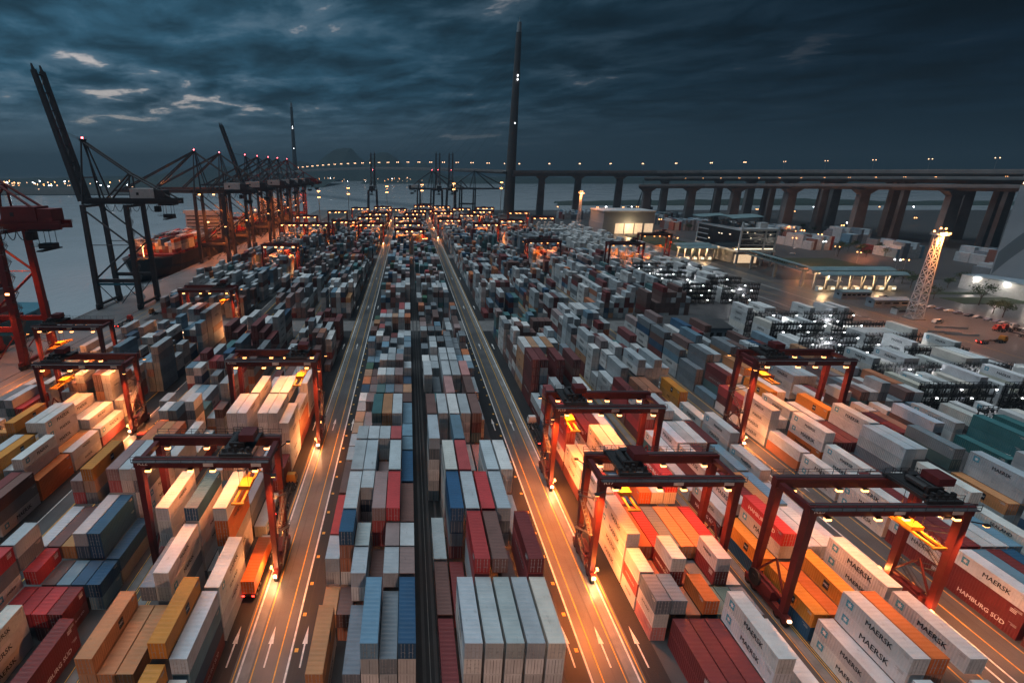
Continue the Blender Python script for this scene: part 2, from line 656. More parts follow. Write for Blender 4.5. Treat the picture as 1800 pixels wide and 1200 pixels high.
# runways beside the inner crane legs
for X in (-48.6, -52.0, 59.9, 65.4, -107.2, -110.4, 121.6):
    rw = road('runway', X - 0.75, X + 0.75, YN, 980, 'track')
    for d in (-0.95, 0.95, 1.35):
        sheet('runway_line', X + d - 0.07, X + d + 0.07, YN, 980, 0.008, M['yellow_line'], rw)
for Y0, Y1 in ((245.5, 263.5), (470.5, 489.0), (693, 708)):
    rd = road('cross_aisle', -140, 212, Y0, Y1, 'track' if Y0 < 300 else 'apron', 0.006)
# service road and gate area to the right of the yard
rd = road('service_road', 214, 262, 60, 720, 'road')
for X, w, mm in ((221, 0.18, 'white_line'), (233, 0.12, 'yellow_line'), (246, 0.22, 'white_line'), (258.5, 0.12, 'yellow_line')):
    sheet('lane_line', X - w, X + w, 60, 720, 0.012, M[mm], rd)
road('gate_apron', 262.2, 420, 150, 352, 'road')
road('access_road', 262.2, 470, 352.2, 372, 'road')
road('access_road', 308, 322, 372.2, 620, 'road')
for (x0, x1, y0, y1) in ((330, 470, 300, 316), (330, 470, 325, 331), (324, 380, 400, 470), (262.5, 306, 480, 640), (345, 420, 236, 242)):
    o = MB().box(x0, x1, y0, y1, 0.0, 0.22).build('verge', M['grass'])
    structure(o)

# far shores and hills
rr = random.Random(5)


def hill(name, pts, Y, depth, label):
    """pts: (X, Z) ridge line"""
    mb = MB()
    rows = []
    for k, (dy, s) in enumerate(((0, 0.0), (depth * 0.2, 0.45), (depth * 0.5, 0.85), (depth * 0.75, 1.0), (depth, 0.55))):
        rows.append([(x, Y + dy, -6 + (z + 6) * s * (1 + (rr.random() - 0.5) * 0.10)) for x, z in pts])
    for r0, r1 in zip(rows[:-1], rows[1:]):
        for a in range(len(pts) - 1):
            mb.quad(r0[a], r0[a + 1], r1[a + 1], r1[a])
    o = mb.build(name, M['hill'])
    for p in o.data.polygons:
        p.use_smooth = True
    return structure(o)


def ridge(x0, x1, n, peaks, noise):
    out = []
    for k in range(n + 1):
        x = x0 + (x1 - x0) * k / n
        z = 12 if x0 < 300 else 3
        for c, w, h in peaks:
            z = max(z, h * math.exp(-((x - c) / w) ** 2))
        out.append((x, z + rr.random() * noise))
    return out


hill('hills', ridge(-3200, 1800, 70, [(-640, 260, 292), (-240, 230, 250), (130, 200, 150), (-1150, 330, 165), (-1900, 450, 110)], 14), 4350, 1500, '')
hill('far_shore', ridge(-5200, -420, 60, [(-1500, 400, 34), (-2400, 700, 24), (-4000, 1200, 40)], 14), 2650, 900, '')
hill('far_shore', ridge(-300, 3600, 60, [(700, 500, 20), (1600, 600, 26)], 10), 3400, 900, '')
hill('headland', ridge(360, 1500, 30, [(560, 90, 6), (900, 300, 9)], 3), 1280, 50, '')

# ================================================================== containers
TH = 2.8
BAY0, HB = 54.5, 6.5
BL = {'CL': (-14.35, 2.6, 6), 'CR': (4.9, 2.85, 6), 'L1': (-48.6, 2.62, 7), 'L2': (-72.6, 2.62, 7), 'L3': (-105.4, 2.62, 7),
      'L4': (-131.4, 2.62, 7), 'R1': (40.6, 2.62, 7), 'R2': (67.0, 2.62, 7), 'R3': (102.0, 2.62, 7), 'R4': (126.5, 2.62, 9),
      'R5': (155.5, 2.62, 9), 'R6': (183.0, 2.62, 9)}
PAL = {'grey': (0.40, 0.46, 0.50), 'white': (0.60, 0.61, 0.61), 'cream': (0.62, 0.58, 0.52), 'slate': (0.16, 0.20, 0.235), 'brown': (0.165, 0.085, 0.075),
       'mauve': (0.27, 0.185, 0.185), 'red': (0.42, 0.045, 0.05), 'maroon': (0.17, 0.03, 0.032), 'orange': (0.50, 0.14, 0.035), 'yellow': (0.58, 0.245, 0.04),
       'tan': (0.47, 0.225, 0.10), 'blue': (0.020, 0.085, 0.175), 'sky': (0.13, 0.26, 0.36), 'teal': (0.05, 0.17, 0.185), 'green': (0.04, 0.13, 0.08),
       'pink': (0.46, 0.20, 0.19), 'star': (0.55, 0.57, 0.58)}
PCH = {'g': 'grey', 'w': 'white', 'c': 'cream', 's': 'slate', 'b': 'brown', 'm': 'mauve', 'r': 'red', 'M': 'maroon', 'o': 'orange', 'y': 'yellow', 't': 'tan',
       'B': 'blue', 'k': 'sky', 'T': 'teal', 'G': 'green', 'p': 'pink', '*': 'star'}
MIX = {'C': 'ggggggggggwwwkkbbbmmmrosstTBMGpb', 'L': 'ggggwww*gggssbbbrMMmobyBTkks*mg', 'R': 'wwgg**MMMbbbggggsskBMosTtg*mgg', 'W': 'wwwww**w*ww*cg'}
OCC = {}          # (block, col, half bay, tier) -> container index
CON = []


def add_con(blk, col, j, n, tier, colour, logo=None):
    x0, p, _ = BL[blk]
    idx = len(CON)
    CON.append(dict(b=blk, c=col, j=j, n=n, t=tier, x=x0 + p * col, y=BAY0 + HB * j if not isinstance(j, tuple) else j[0], z=TH * tier + 0.02,
                    L=12.19 if n == 2 else 6.06, colour=colour, logo=logo))
    for q in range(n):
        OCC[(blk, col, j + q, tier)] = idx
    return idx


def rand_col(blk, rg):
    k = 'C' if blk[0] == 'C' else ('W' if blk in ('R5', 'R6') else blk[0])
    return PCH[rg.choice(MIX[k])]


DONE = set()


def stack(blk, col, j, n, spec):
    """spec: colours from the top down, one letter a tier ('.' = drawn by lot)"""
    rg = random.Random(ord(blk[0]) * 7919 + ord(blk[1]) * 611 + col * 131 + (j + 50) * 17)
    for q in range(n):
        DONE.add((blk, col, j + q))
    for k, ch in enumerate(reversed(spec)):
        if ch == '_':
            continue
        add_con(blk, col, j, n, k, PCH[ch] if ch in PCH else rand_col(blk, rg))


# --- middle block, harbour side of the dark lane (columns run left to right)
def bay(blk, j, n, specs):
    for c, s in enumerate(specs.split()):
        if s != '-':
            stack(blk, c, j, n, '' if s == '0' else s)


bay('CL', 0, 2, 'tt. 0 sg. kgwgw sgwg Bwwgw')
bay('CL', -2, 2, 'tt 0 sg gw s. B.')
bay('CL', 2, 1, '- bo - - - -')
bay('CL', 2, 1, 'tt - gworg - gsBgw mrw..')
bay('CL', 3, 1, 'gww. Boowo. ggB.. - mss.b gw...')
stack('CL', 3, 2, 2, 'bs.')
bay('CL', 4, 2, 'rrM. gww.w. - mrrog. rrrbs. bss..')
stack('CL', 2, 5, 1, 'gBg...')
stack('CL', 2, 4, 1, 'sb.')
bay('CL', 6, 2, 'bM.. gw.... gBs... - gwg... Bkb..')
stack('CL', 3, 6, 2, 'mr..')
bay('CL', 8, 1, 'gro. gwwg.. gwbr.. gww... rrbk.. kBB..')
bay('CL', 9, 1, 'gr.. bb.. m... g... b... kBB..')
bay('CL', 10, 2, '- mgB. Tgw... tyyg.. ggw... kgk..')
stack('CL', 0, 10, 1, 'tor.')
stack('CL', 0, 11, 1, 'tyr.')
bay('CL', 12, 1, 'gr.. mor.. bTyb. Tgoy. ggyk. bsy..')
bay('CL', 13, 1, 'wwr. prw. T.... k.... mo... tto..')
bay('CL', 14, 1, 'Bg.. mmr. wgB... gcB... mors.. tt..')
bay('CL', 15, 1, 'oom. bro. gg.. wgw. BB.. BBr.')
bay('CL', 16, 1, 'to.. brb. gwB... gwg... mmor.. gsg..')
# --- middle block, road side of the dark lane
bay('CR', 0, 2, 'M. gwwww gwwww gwwww gwwww cwwww')
bay('CR', -2, 2, 'M 0 b 0 s 0')
bay('CR', 2, 2, 'b. MB rrggwT bbrMgw bsb MrrBsw')
bay('CR', 4, 2, 'gM BBsMrg gsg..w rrg..w gsgkww gwg.')
bay('CR', 6, 2, '0 wwwww. rrMgww ss. gwwww. wwwwwc')
bay('CR', 8, 2, 'gsww.. sg. ksss.. gb. pp. gw')
bay('CR', 10, 2, 'bMrss. gwgww. ws.... gwww.. bMTpw. 0')
bay('CR', 12, 2, 'gw.. Tsg. pb.... gb.. bm.... gw.')
bay('CR', 14, 2, 'gww... ss.. gsww.. ggss.. pr.... gb..')
bay('CR', 16, 1, 'tpo.. gss.. gwww.. gww... kss.. ksw..')
bay('CR', 17, 1, 'wwo.. gss.. ggT... gwww.. ks... gww..')
# --- block under the two cranes on the harbour side of the arrow road
bay('L1', -2, 2, '0 t. tt tt gs yyy. wBg')
bay('L1', 0, 2, '0 tty. tto to. g yyyyg gkBM')
bay('L1', 2, 2, '0 0 sgwg wwsgw 0 0 wwwg')
bay('L1', 4, 2, '0 wwwwww 0 Bwwwww w woogww 0')
bay('L1', 6, 2, 'gs ys. mm gg. Mm. ss. g')
bay('L1', 8, 2, 'tt ggM mss. wgg. bM. gs. MM')
bay('L1', 10, 2, 'b wwwww. wwwww. 0 wwwww. wwwww. wwwww')
bay('L1', 12, 2, 'gs 0 wwwww. 0 wwwww. wBwww. wooM')
bay('L1', 14, 2, 'r. wrg. wg.. g... gw. sg. wwwwM')
bay('L1', 16, 2, 'BBw. Mr. gg bb.. gg.. kk.. wwww.')
# --- next block toward the harbour
bay('L2', -2, 2, '** ** ** *. 0 M. MM')
bay('L2', 0, 2, 'ww cg ** *** 0 0 MM')
bay('L2', 2, 1, 'T rs**w rr rM rM MM 0')
bay('L2', 3, 1, 'T gss** rg. bM kB Bk Bk')
bay('L2', 4, 2, 'Tk ggM bs. ys. gBw. BBg. Bs')
bay('L2', 5, 1, '- - - - - - -')
bay('L2', 6, 2, 'w. mrro. ytsss. 0 mrrMw. gwwwww gs****')
bay('L2', 8, 2, 'M. bM. ytt. ytt. gr. kgs. gg..')
bay('L2', 10, 2, '0 ooo y*. owg r. *s. gr')
# --- harbour blocks
bay('L3', 4, 2, '0 BB. gs gk. gk ****. *bss*')
bay('L3', 6, 2, 'M. kk gB rs bb Mbs bs*')
bay('L3', 8, 2, 'r. ww. gww. yyy. *.. *wg. oo')
bay('L3', 10, 2, 'yyyo yyy.. ww.. ***** ***B. y. ww')
bay('L3', 12, 2, 'wgw yo woo. wooM ggg w.. *r')
# --- blocks on the right of the arrow road
bay('R1', -2, 2, '0 0 M. MM ** ** 0')
bay('R1', 0, 2, '0 MM MM M* ***s *s w.')
bay('R1', 2, 1, 'swp s.w oo oto Ts Ts s.')
bay('R1', 3, 1, 'wr. or wMM* MM sw wMMM w.')
bay('R1', 4, 2, '**** oM. rr. s*. trs tB. ro.')
bay('R1', 6, 2, 'ww*M rs. Boo ooM. *ro. r*s*. *s.')
bay('R1', 8, 2, '**M ww. **oo. w*oM. to.. ** Mr')
bay('R1', 10, 2, 'rrr*. w. M*o. M... wwM. *r. r.')
bay('R1', 12, 2, 'ror*. ss wM*. ss.. sgo. B. kM')
bay('R1', 14, 2, 'gM sr. gg.. gg. r. wss. M')
bay('R2', -2, 2, '* *** o* tM *** 0 0')
bay('R2', 0, 2, '** **** ooo. ss **** 0 gs')
bay('R2', 2, 2, 'y. oM yyM o. ***. g *')
bay('R2', 4, 2, 'yB r*s. *r. *r. *s. 0 w.')
bay('R2', 6, 2, 'g. *.. M*. tM* kg* .. *s')
bay('R2', 8, 2, '* *M. MM. tt kk. *. **. ')
bay('R2', 10, 2, '*. *.. *gM *w. Mg. t. **wM')
bay('R2', 12, 2, '*rr. MMr. ggM. kg. ww. M. **g')
bay('R2', 14, 2, 'Mrr. M*. oobb ooss r. M. yyyM')
bay('R3', -2, 2, 'M. *. M *. M.. *k b.')
bay('R3', 0, 2, '*M *b M. MM ** tM k*')
bay('R3', 2, 2, '*MM kMM MMs BMM *. *.. *B')
bay('R3', 4, 2, 'M*M MMs **M *B. kk. tM wwB')
bay('R3', 6, 2, '*** Ms. *B. rM wB. BB wMM.')
bay('R3', 8, 2, '** 0 *** *B M. ggssB ggssB ')
bay('R3', 10, 2, 'wo 0 **o* MM. MM. MM. *wwr.')
bay('R3', 12, 2, '**** w.o ww*. ww M. *tM yoM.')
bay('R3', 14, 2, 'rM. yy. w.M y... *k.. MM. *M')

rg = random.Random(77)
def fill(blk, j0, j1, hmin, hmax, p_empty, p20):
    ncol = BL[blk][2]
    j = j0
    while j < j1:
        twenty = rg.random() < p20
        base = rg.uniform(hmin, hmax)
        mono = rand_col(blk, rg) if rg.random() < 0.35 else None
        for c in range(ncol):
            for jj in ((j, j + 1) if twenty else (j,)):
                n = 1 if twenty else 2
                if any((blk, c, jj + q) in DONE for q in range(n)):
                    continue
                h = int(round(base + rg.choice((-2.6, -1.4, -0.7, 0, 0, 0.4, 0.9, 1.3)) + rg.uniform(-0.4, 0.4)))
                if rg.random() < p_empty:
                    h = rg.choice((0, 0, 1))
                h = max(0, min(6, h))
                for q in range(n):
                    DONE.add((blk, c, jj + q))
                for t in range(h):
                    cc = mono if mono and rg.random() < 0.7 else rand_col(blk, rg)
                    add_con(blk, c, jj, n, t, cc)
        j += 2


J = lambda Y: int(math.ceil((Y - BAY0) / HB))
for blk, h0, h1, pe, p2 in (('CL', 4.2, 5.8, 0.03, 0.75), ('CR', 4.2, 5.8, 0.06, 0.7), ('L1', 3.4, 5.6, 0.10, 0.55), ('L2', 3.0, 5.4, 0.12, 0.5), ('L3', 2.8, 5.2, 0.15, 0.5),
                            ('R1', 3.6, 5.6, 0.09, 0.5), ('R2', 3.4, 5.6, 0.10, 0.45), ('R3', 3.2, 5.4, 0.10, 0.4)):
    fill(blk, -2, 28, h0, h1, pe, p2)
    fill(blk, J(265), J(265) + 30, h0, h1, pe, p2)
    fill(blk, J(490), J(490) + 30, h0 + 0.4, h1 + 0.3, pe, p2)
    if blk != 'L3':
        fill(blk, J(709), J(709) + 22, h0 + 0.4, h1 + 0.3, pe, 0.9)
fill('L4', 6, 28, 0.6, 2.4, 0.35, 0.3)
fill('L4', J(265), J(265) + 30, 2.8, 5.0, 0.2, 0.4)
fill('L4', J(490), J(490) + 30, 2.5, 4.5, 0.2, 0.4)
fill('R4', -2, 24, 2.6, 4.6, 0.12, 0.2)
for blk in ('R4', 'R5', 'R6'):
    fill(blk, J(265), J(265) + 30, 3.0, 5.2, 0.1, 0.3)
    fill(blk, J(490), J(490) + 24, 3.0, 5.2, 0.1, 0.6)

# clear the ground where buildings and cranes stand
CLEAR = [(110, 148, 222, 247), (-49.5, -46.1, -100, 1000)]
dead = set()
for i, c in enumerate(CON):
    for x0, x1, y0, y1 in CLEAR:
        if c['x'] + 2.44 > x0 and c['x'] < x1 and c['y'] + c['L'] > y0 and c['y'] < y1:
            dead.add(i)
# reefer rows beside the racks: boxes stand along the racks' service side
RACKS = []
for X0, X1, ys in ((186.0, 207.5, (130.5, 147.8, 165.1, 182.4, 199.7, 217.0, 234.3)), (159.5, 181.0, (113.2, 130.5, 147.8, 165.1, 182.4, 199.7, 217.0, 234.3)),
                   (162.0, 181.0, (300, 318, 336, 354, 372)), (186.0, 206.0, (300, 318, 336, 354, 372))):
    for y in ys:
        RACKS.append((X0, X1, y))


def in_rack(c):
    return c['b'] in ('R5', 'R6') and c['y'] < 395


for i, c in enumerate(CON):
    if in_rack(c):
        dead.add(i)
rg2 = random.Random(4)
REEF = []
for X0, X1, y in RACKS:
    n = int((X1 - X0) / 2.66)
    full = rg2.random()
    for k in range(n):
        h = rg2.choice((0, 1, 1, 2, 2, 3)) if full < 0.3 else rg2.choice((2, 3, 4, 4, 5, 5))
        for t in range(h):
            i = len(CON)
            CON.append(dict(b='RF', c=k, j=0, n=2, t=t, x=X0 + 0.2 + k * 2.66, y=y + 2.6, z=TH * t + 0.02, L=12.19, colour=rg2.choice(('white', 'white', 'star', 'cream')), logo=None, top=(t == h - 1), h=h, rack=(X0, y)))

# ---- what shows of each container
def occ_at(X, Y, Z):
    for b, (x0, p, n) in BL.items():
        if x0 - 0.2 <= X <= x0 + p * n:
            cc = int((X - x0) / p)
            if (X - x0) - cc * p > 2.44:
                return False
            jj = int((Y - BAY0) // HB)
            i = OCC.get((b, cc, jj, int(Z // TH)))
            if i is None or i in dead:
                return False
            cy = CON[i]
            return cy['y'] <= Y <= cy['y'] + cy['L']
    return False


cth, sth = math.cos(TH_), math.sin(TH_)


def proj(X, Y, Z):
    dz = Z - H_
    dep = Y * cth - dz * sth
    return CX_ + F_ * X / dep, CY_ - F_ * (Y * sth + dz * cth) / dep


def parea(q):
    P = [proj(*p) for p in q]
    if not any(-40 < a < 1840 and -40 < b < 1230 for a, b in P):
        return 0.0
    P = [(min(1800, max(0, a)), min(1200, max(0, b))) for a, b in P]
    return abs(sum(P[k][0] * P[(k + 1) % 4][1] - P[(k + 1) % 4][0] * P[k][1] for k in range(4))) / 2


def free(p):
    """is the line from p toward the camera clear of stacks"""
    v = Vector((0, 0, 75)) - Vector(p)
    L = v.length
    v /= L
    s = 0.9
    while s < L and p[2] + v.z * s < 17:
        if occ_at(p[0] + v.x * s, p[1] + v.y * s, p[2] + v.z * s):
            return False
        s += 1.7
    return True


for i, c in enumerate(CON):
    if i in dead:
        c['vis'] = -1
        continue
    x, y, z, L = c['x'], c['y'], c['z'], c['L']
    h, w = TH - 0.03, 2.44
    rng = range(c['j'], c['j'] + c['n']) if c['b'] != 'RF' else ()
    ar = 0.0
    seen = 0.0
    top_open = c.get('top', False) if c['b'] == 'RF' else any((c['b'], c['c'], q, c['t'] + 1) not in OCC for q in rng)
    c['istop'] = top_open
    side = 1 if x < 0 else -1
    nb = (c['c'] + side)
    side_open = True if c['b'] == 'RF' else any((c['b'], nb, q, c['t']) not in OCC or OCC[(c['b'], nb, q, c['t'])] in dead for q in rng)
    front_open = True if c['b'] == 'RF' else (c['b'], c['c'], c['j'] - 1, c['t']) not in OCC
    xs = x + w if side > 0 else x
    A = 0.0
    far = y > 330
    for op, quad in ((top_open, ((x, y, z + h), (x + w, y, z + h), (x + w, y + L, z + h), (x, y + L, z + h))),
                     (side_open, ((xs, y, z), (xs, y + L, z), (xs, y + L, z + h), (xs, y, z + h))),
                     (front_open, ((x, y, z), (x + w, y, z), (x + w, y, z + h), (x, y, z + h)))):
        if not op:
            continue
        a = parea(quad)
        if a <= 0:
            continue
        if far:
            A += a * 0.7
            continue
        fr = 0
        for u, v in ((0.2, 0.7), (0.8, 0.7), (0.5, 0.4)):
            p0, p1, p2, p3 = [Vector(q) for q in quad]
            pt = p0.lerp(p1, u).lerp(p3.lerp(p2, u), v)
            n_ = Vector((0, 0, 0.05)) if quad[0][2] == quad[2][2] else (Vector((0, -0.1, 0)) if quad[0][1] == quad[1][1] else Vector((0.1 * side, 0, 0)))
            fr += free(tuple(pt + n_))
        A += a * fr / 3
    c['vis'] = A
    c['front'] = front_open
    c['side'] = side_open
order = sorted((i for i in range(len(CON)) if CON[i]['vis'] > 0.0), key=lambda i: -CON[i]['vis'])
SINGLE = order[:300]
REST = order[300:]


# ---- container meshes: corrugated body with posts and rails
def container_body(L):
    w, h = 1.22, TH - 0.03
    mb = MB()
    # posts
    for sx in (-1, 1):
        x0, x1 = (w - 0.16, w) if sx > 0 else (-w, -w + 0.16)
        for y0 in (0.0, L - 0.18):
            mb.box(x0, x1, y0, y0 + 0.18, 0, h)
        mb.box(w - 0.09 if sx > 0 else -w, w if sx > 0 else -w + 0.09, 0.181, L - 0.181, h - 0.12, h - 0.002)
        mb.box(w - 0.07 if sx > 0 else -w, w if sx > 0 else -w + 0.07, 0.181, L - 0.181, 0.0, 0.16)
        # corrugated side
        n = int(round((L - 0.36) / 0.46))
        st = (L - 0.36) / n
        xo, xi = sx * (w - 0.012), sx * (w - 0.055)
        prof = []
        for k in range(n):
            y = 0.18 + k * st
            prof += [(y, xi), (y + st * 0.16, xo), (y + st * 0.5, xo), (y + st * 0.66, xi)]
        prof.append((L - 0.18, xi))
        for (ya, xa), (yb, xb) in zip(prof[:-1], prof[1:]):
            if sx > 0:
                mb.quad((xa, ya, 0.16), (xb, yb, 0.16), (xb, yb, h - 0.12), (xa, ya, h - 0.12))
            else:
                mb.quad((xb, yb, 0.16), (xa, ya, 0.16), (xa, ya, h - 0.12), (xb, yb, h - 0.12))
    # corrugated roof
    n = int(round((L - 0.36) / 0.8))
    st = (L - 0.36) / n
    prof = []
    for k in range(n):
        y = 0.18 + k * st
        prof += [(y, h - 0.045), (y + st * 0.15, h - 0.012), (y + st * 0.5, h - 0.012), (y + st * 0.65, h - 0.045)]
    prof.append((L - 0.18, h - 0.045))
    for (ya, za), (yb, zb) in zip(prof[:-1], prof[1:]):
        mb.quad((-w + 0.09, ya, za), (w - 0.09, ya, za), (w - 0.09, yb, zb), (-w + 0.09, yb, zb))
    # headers and sills, end walls, floor
    for y0, yw in ((0.0, 0.10), (L - 0.18, L - 0.10)):
        mb.box(-w + 0.161, w - 0.161, y0 + 0.002, y0 + 0.178, h - 0.16, h - 0.002)
        mb.box(-w + 0.161, w - 0.161, y0 + 0.002, y0 + 0.178, 0.0, 0.16)
        s = 1 if y0 == 0 else -1
        a, b = ((-w + 0.16), (w - 0.16)) if s > 0 else ((w - 0.16), (-w + 0.16))
        mb.quad((a, yw, 0.16), (b, yw, 0.16), (b, yw, h - 0.16), (a, yw, h - 0.16))
    mb.quad((-w + 0.1, 0.1, 0.1), (-w + 0.1, L - 0.1, 0.1), (w - 0.1, L - 0.1, 0.1), (w - 0.1, 0.1, 0.1))
    # corner castings
    for sx in (-1, 1):
        for y0 in (-0.006, L - 0.17):
            for z0 in (0.0, h - 0.11):
                x0, x1 = (w - 0.165, w + 0.006) if sx > 0 else (-w - 0.006, -w + 0.165)
                mb.box(x0, x1, y0, y0 + 0.176, z0, z0 + 0.118)
    # small code and weight markings
    for sx in (-1, 1):
        x = sx * (w + 0.004)
        ye = L - 0.5 if sx > 0 else 0.5
        for dz, ln in ((0.34, 1.25), (0.52, 0.8), (0.66, 0.9)):
            ya, yb = ye, ye - sx * ln
            mb.quad((x, ya, h - dz - 0.10), (x, yb, h - dz - 0.10), (x, yb, h - dz), (x, ya, h - dz), 1)
    return mb.mesh('container_body', [M['paint'], M['code_mark']])


def container_door():
    mb = MB()
    h = TH - 0.03
    mb.box(0.012, 1.045, 0.035, 0.075, 0.17, h - 0.17)
    for k in range(4):
        z = 0.30 + k * 0.58
        mb.box(0.10, 0.96, 0.018, 0.036, z, z + 0.40)
    for x in (0.30, 0.78):
        mb.tube((x, -0.012, 0.12), (x, -0.012, h - 0.10), 0.030, 6, mi=1)
        for z in (0.34, 1.0, 1.75, h - 0.32):
            mb.box(x - 0.07, x + 0.07, -0.03, 0.018, z, z + 0.07, 1)
        mb.box(x - 0.04, x + 0.36 if x < 0.5 else x + 0.04, -0.045, -0.02, 1.16, 1.21, 1)
    return mb.mesh('door', [M['paint'], M['galv']])


BODY = {12.19: container_body(12.19), 6.06: container_body(6.06)}
DOOR = container_door()


def star_mesh():
    mb = MB()
    s = 0.62
    mb.quad((-s, -s, 0), (s, -s, 0), (s, s, 0), (-s, s, 0), 0)
    pts = []
    for k in range(14):
        r = 0.52 if k % 2 == 0 else 0.21
        a = math.pi / 2 + k * math.pi / 7
        pts.append((r * math.cos(a), r * math.sin(a), 0.004))
    for k in range(14):
        mb.poly([(0, 0, 0.004), pts[k], pts[(k + 1) % 14]], 1)
    return mb.mesh('emblem', [M['emblem_blue'], M['letter_white']])


STAR = star_mesh()
SQ = MB().quad((-0.62, -0.75, 0), (0.62, -0.75, 0), (0.62, 0.75, 0), (-0.62, 0.75, 0)).mesh('emblem', M['letter_dark'])


def side_rot(side):
    # text plane facing +X (read toward +Y) or facing -X (read toward -Y)
    return (R_(90), 0, R_(90)) if side > 0 else (R_(90), 0, R_(-90))


def logo_for(c, rg):
    col = c['colour']
    if c['logo'] is not None:
        return c['logo']
    if col == 'star':
        return 'star'
    if col == 'white':
        return rg.choice(('star', 'plain_dark', 'plain_dark', None))
    if col in ('yellow', 'tan'):
        return 'square'
    if col in ('red', 'maroon'):
        return rg.choice(('south', 'bars', 'bars'))
    if col == 'orange':
        return rg.choice(('lloyd', None))
    if col == 'grey':
        return rg.choice(('star', None, None, None))
    return None


ORD = ('first', 'second', 'third', 'fourth', 'fifth', 'sixth', 'seventh', 'eighth', 'ninth')
TIER = ('topmost', 'second from the top', 'third from the top', 'fourth from the top', 'fifth from the top', 'bottom')
ROWREF = {'CL': ('dark lane toward crane R22', True), 'CR': ('dark lane toward crane R17', False), 'L1': ('road lane under crane R22', True), 'L2': ('runway left of crane R22', True),
          'L3': ('quay-side lane by crane R64', True), 'L4': ('quay apron', False), 'R1': ('lane under crane R17', False), 'R2': ('lane under crane R20', True),
          'R3': ('lane under crane R10', False), 'R4': ('flat-roofed white building', False)}
ROWREF['L2'] = ('runway beside crane R22', True)
GRP = {'CL': 'containers between the dark lane and crane R22', 'CR': 'containers between the dark lane and crane R17', 'L1': 'containers in the block of cranes R22 and R106',
       'L2': 'containers in the block beside crane R22', 'L3': 'containers in the block of crane R64', 'L4': 'containers nearest the quay apron', 'R1': 'containers in the block of cranes R17 and R18',
       'R2': 'containers in the block of crane R20', 'R3': 'containers in the block of crane R10', 'R4': 'containers near the reefer racks', 'RF': 'refrigerated containers at the racks',
       'R5': 'containers beyond the reefer racks', 'R6': 'containers beyond the reefer racks'}
CNAME = {'grey': 'blue-grey', 'white': 'white', 'cream': 'cream', 'slate': 'slate', 'brown': 'brown', 'mauve': 'dusty mauve', 'red': 'bright red', 'maroon': 'maroon', 'orange': 'orange', 'yellow': 'yellow',
         'tan': 'tan', 'blue': 'navy blue', 'sky': 'sky blue', 'teal': 'teal', 'green': 'green', 'pink': 'pinkish red', 'star': 'pale grey'}
LTXT = {'star': ' with star emblem', 'plain_dark': ' with dark lettering', 'square': ' with square emblem', 'south': ' with white lettering', 'bars': ' with white marks', 'lloyd': ' with dark lettering'}


def con_label(c, lg):
    b = c['b']
    ln = 'long' if c['n'] == 2 else 'short'
    head = f"{CNAME[c['colour']]} {ln} container"
    if lg:
        head += LTXT[lg]
    if b == 'RF':
        X0, yr = c['rack']
        near = yr < 260
        seq = sorted((r[2] for r in RACKS if (r[2] < 260) == near and abs(r[0] - X0) < 5), reverse=near)
        tr = ('topmost', 'second down', 'third down', 'fourth down', 'fifth down')[min(4, c['h'] - 1 - c['t'])]
        nm = f"{ORD[seq.index(yr)]} {'roadside' if X0 > 183 else 'inner'} reefer rack from cross aisle"
        full = f"{head}, {tr}, at {nm}"
        return full if len(full.split()) <= 16 else f"{CNAME[c['colour']]} container, {tr}, at {nm}"
    k = 0
    while (b, c['c'], c['j'], c['t'] + 1 + k) in OCC:
        k += 1
    tier = ('topmost', 'second down', 'third down', 'fourth down', 'fifth down', 'sixth down')[min(k, 5)]
    hgt = c['t'] + 1 + k
    ref, rev = ROWREF.get(b, ('service road', True))
    row = BL[b][2] - c['c'] if rev else c['c'] + 1
    NUM = ('zero', 'one', 'two', 'three', 'four', 'five', 'six')
    if hgt == 1:
        tier = 'alone'
    full = f"{head}, {tier}{'' if hgt == 1 else ' of ' + NUM[min(6, hgt)]}, {ORD[row - 1]} row from {ref}"
    if len(full.split()) > 16:
        full = f"{head}, {tier}, {ORD[row - 1]} row from {ref}"
    if len(full.split()) > 16:
        full = f"{head.replace(' long', '').replace(' short', '')}, {tier}, {ORD[row - 1]} row from {ref}"
    return full


ORD2 = ORD + ('tenth', 'eleventh', 'twelfth', 'thirteenth', 'fourteenth', 'fifteenth', 'sixteenth', 'seventeenth', 'eighteenth')
USED = {}


def bay_label(c, lg):
    b = c['b']
    if b == 'RF' or b not in ROWREF:
        return None
    k = 0
    while (b, c['c'], c['j'], c['t'] + 1 + k) in OCC:
        k += 1
    tier = ('topmost', 'second down', 'third down', 'fourth down', 'fifth down', 'sixth down')[min(k, 5)]
    ref, rev = ROWREF[b]
    row = BL[b][2] - c['c'] if rev else c['c'] + 1
    nb = max(0, int((245 - c['y']) // 13.0))
    ln = 'long' if c['n'] == 2 else 'short'
    em = {'star': ' star-emblem', 'square': ' square-emblem', 'plain_dark': ' lettered', 'south': ' white-lettered', 'bars': ' marked', 'lloyd': ' lettered'}.get(lg, '')
    return f"{CNAME[c['colour']]}{em} {ln} container, {tier}, {ORD[row - 1]} row, {ORD2[min(17, nb)]} bay from cross aisle, {BKN[b]}"


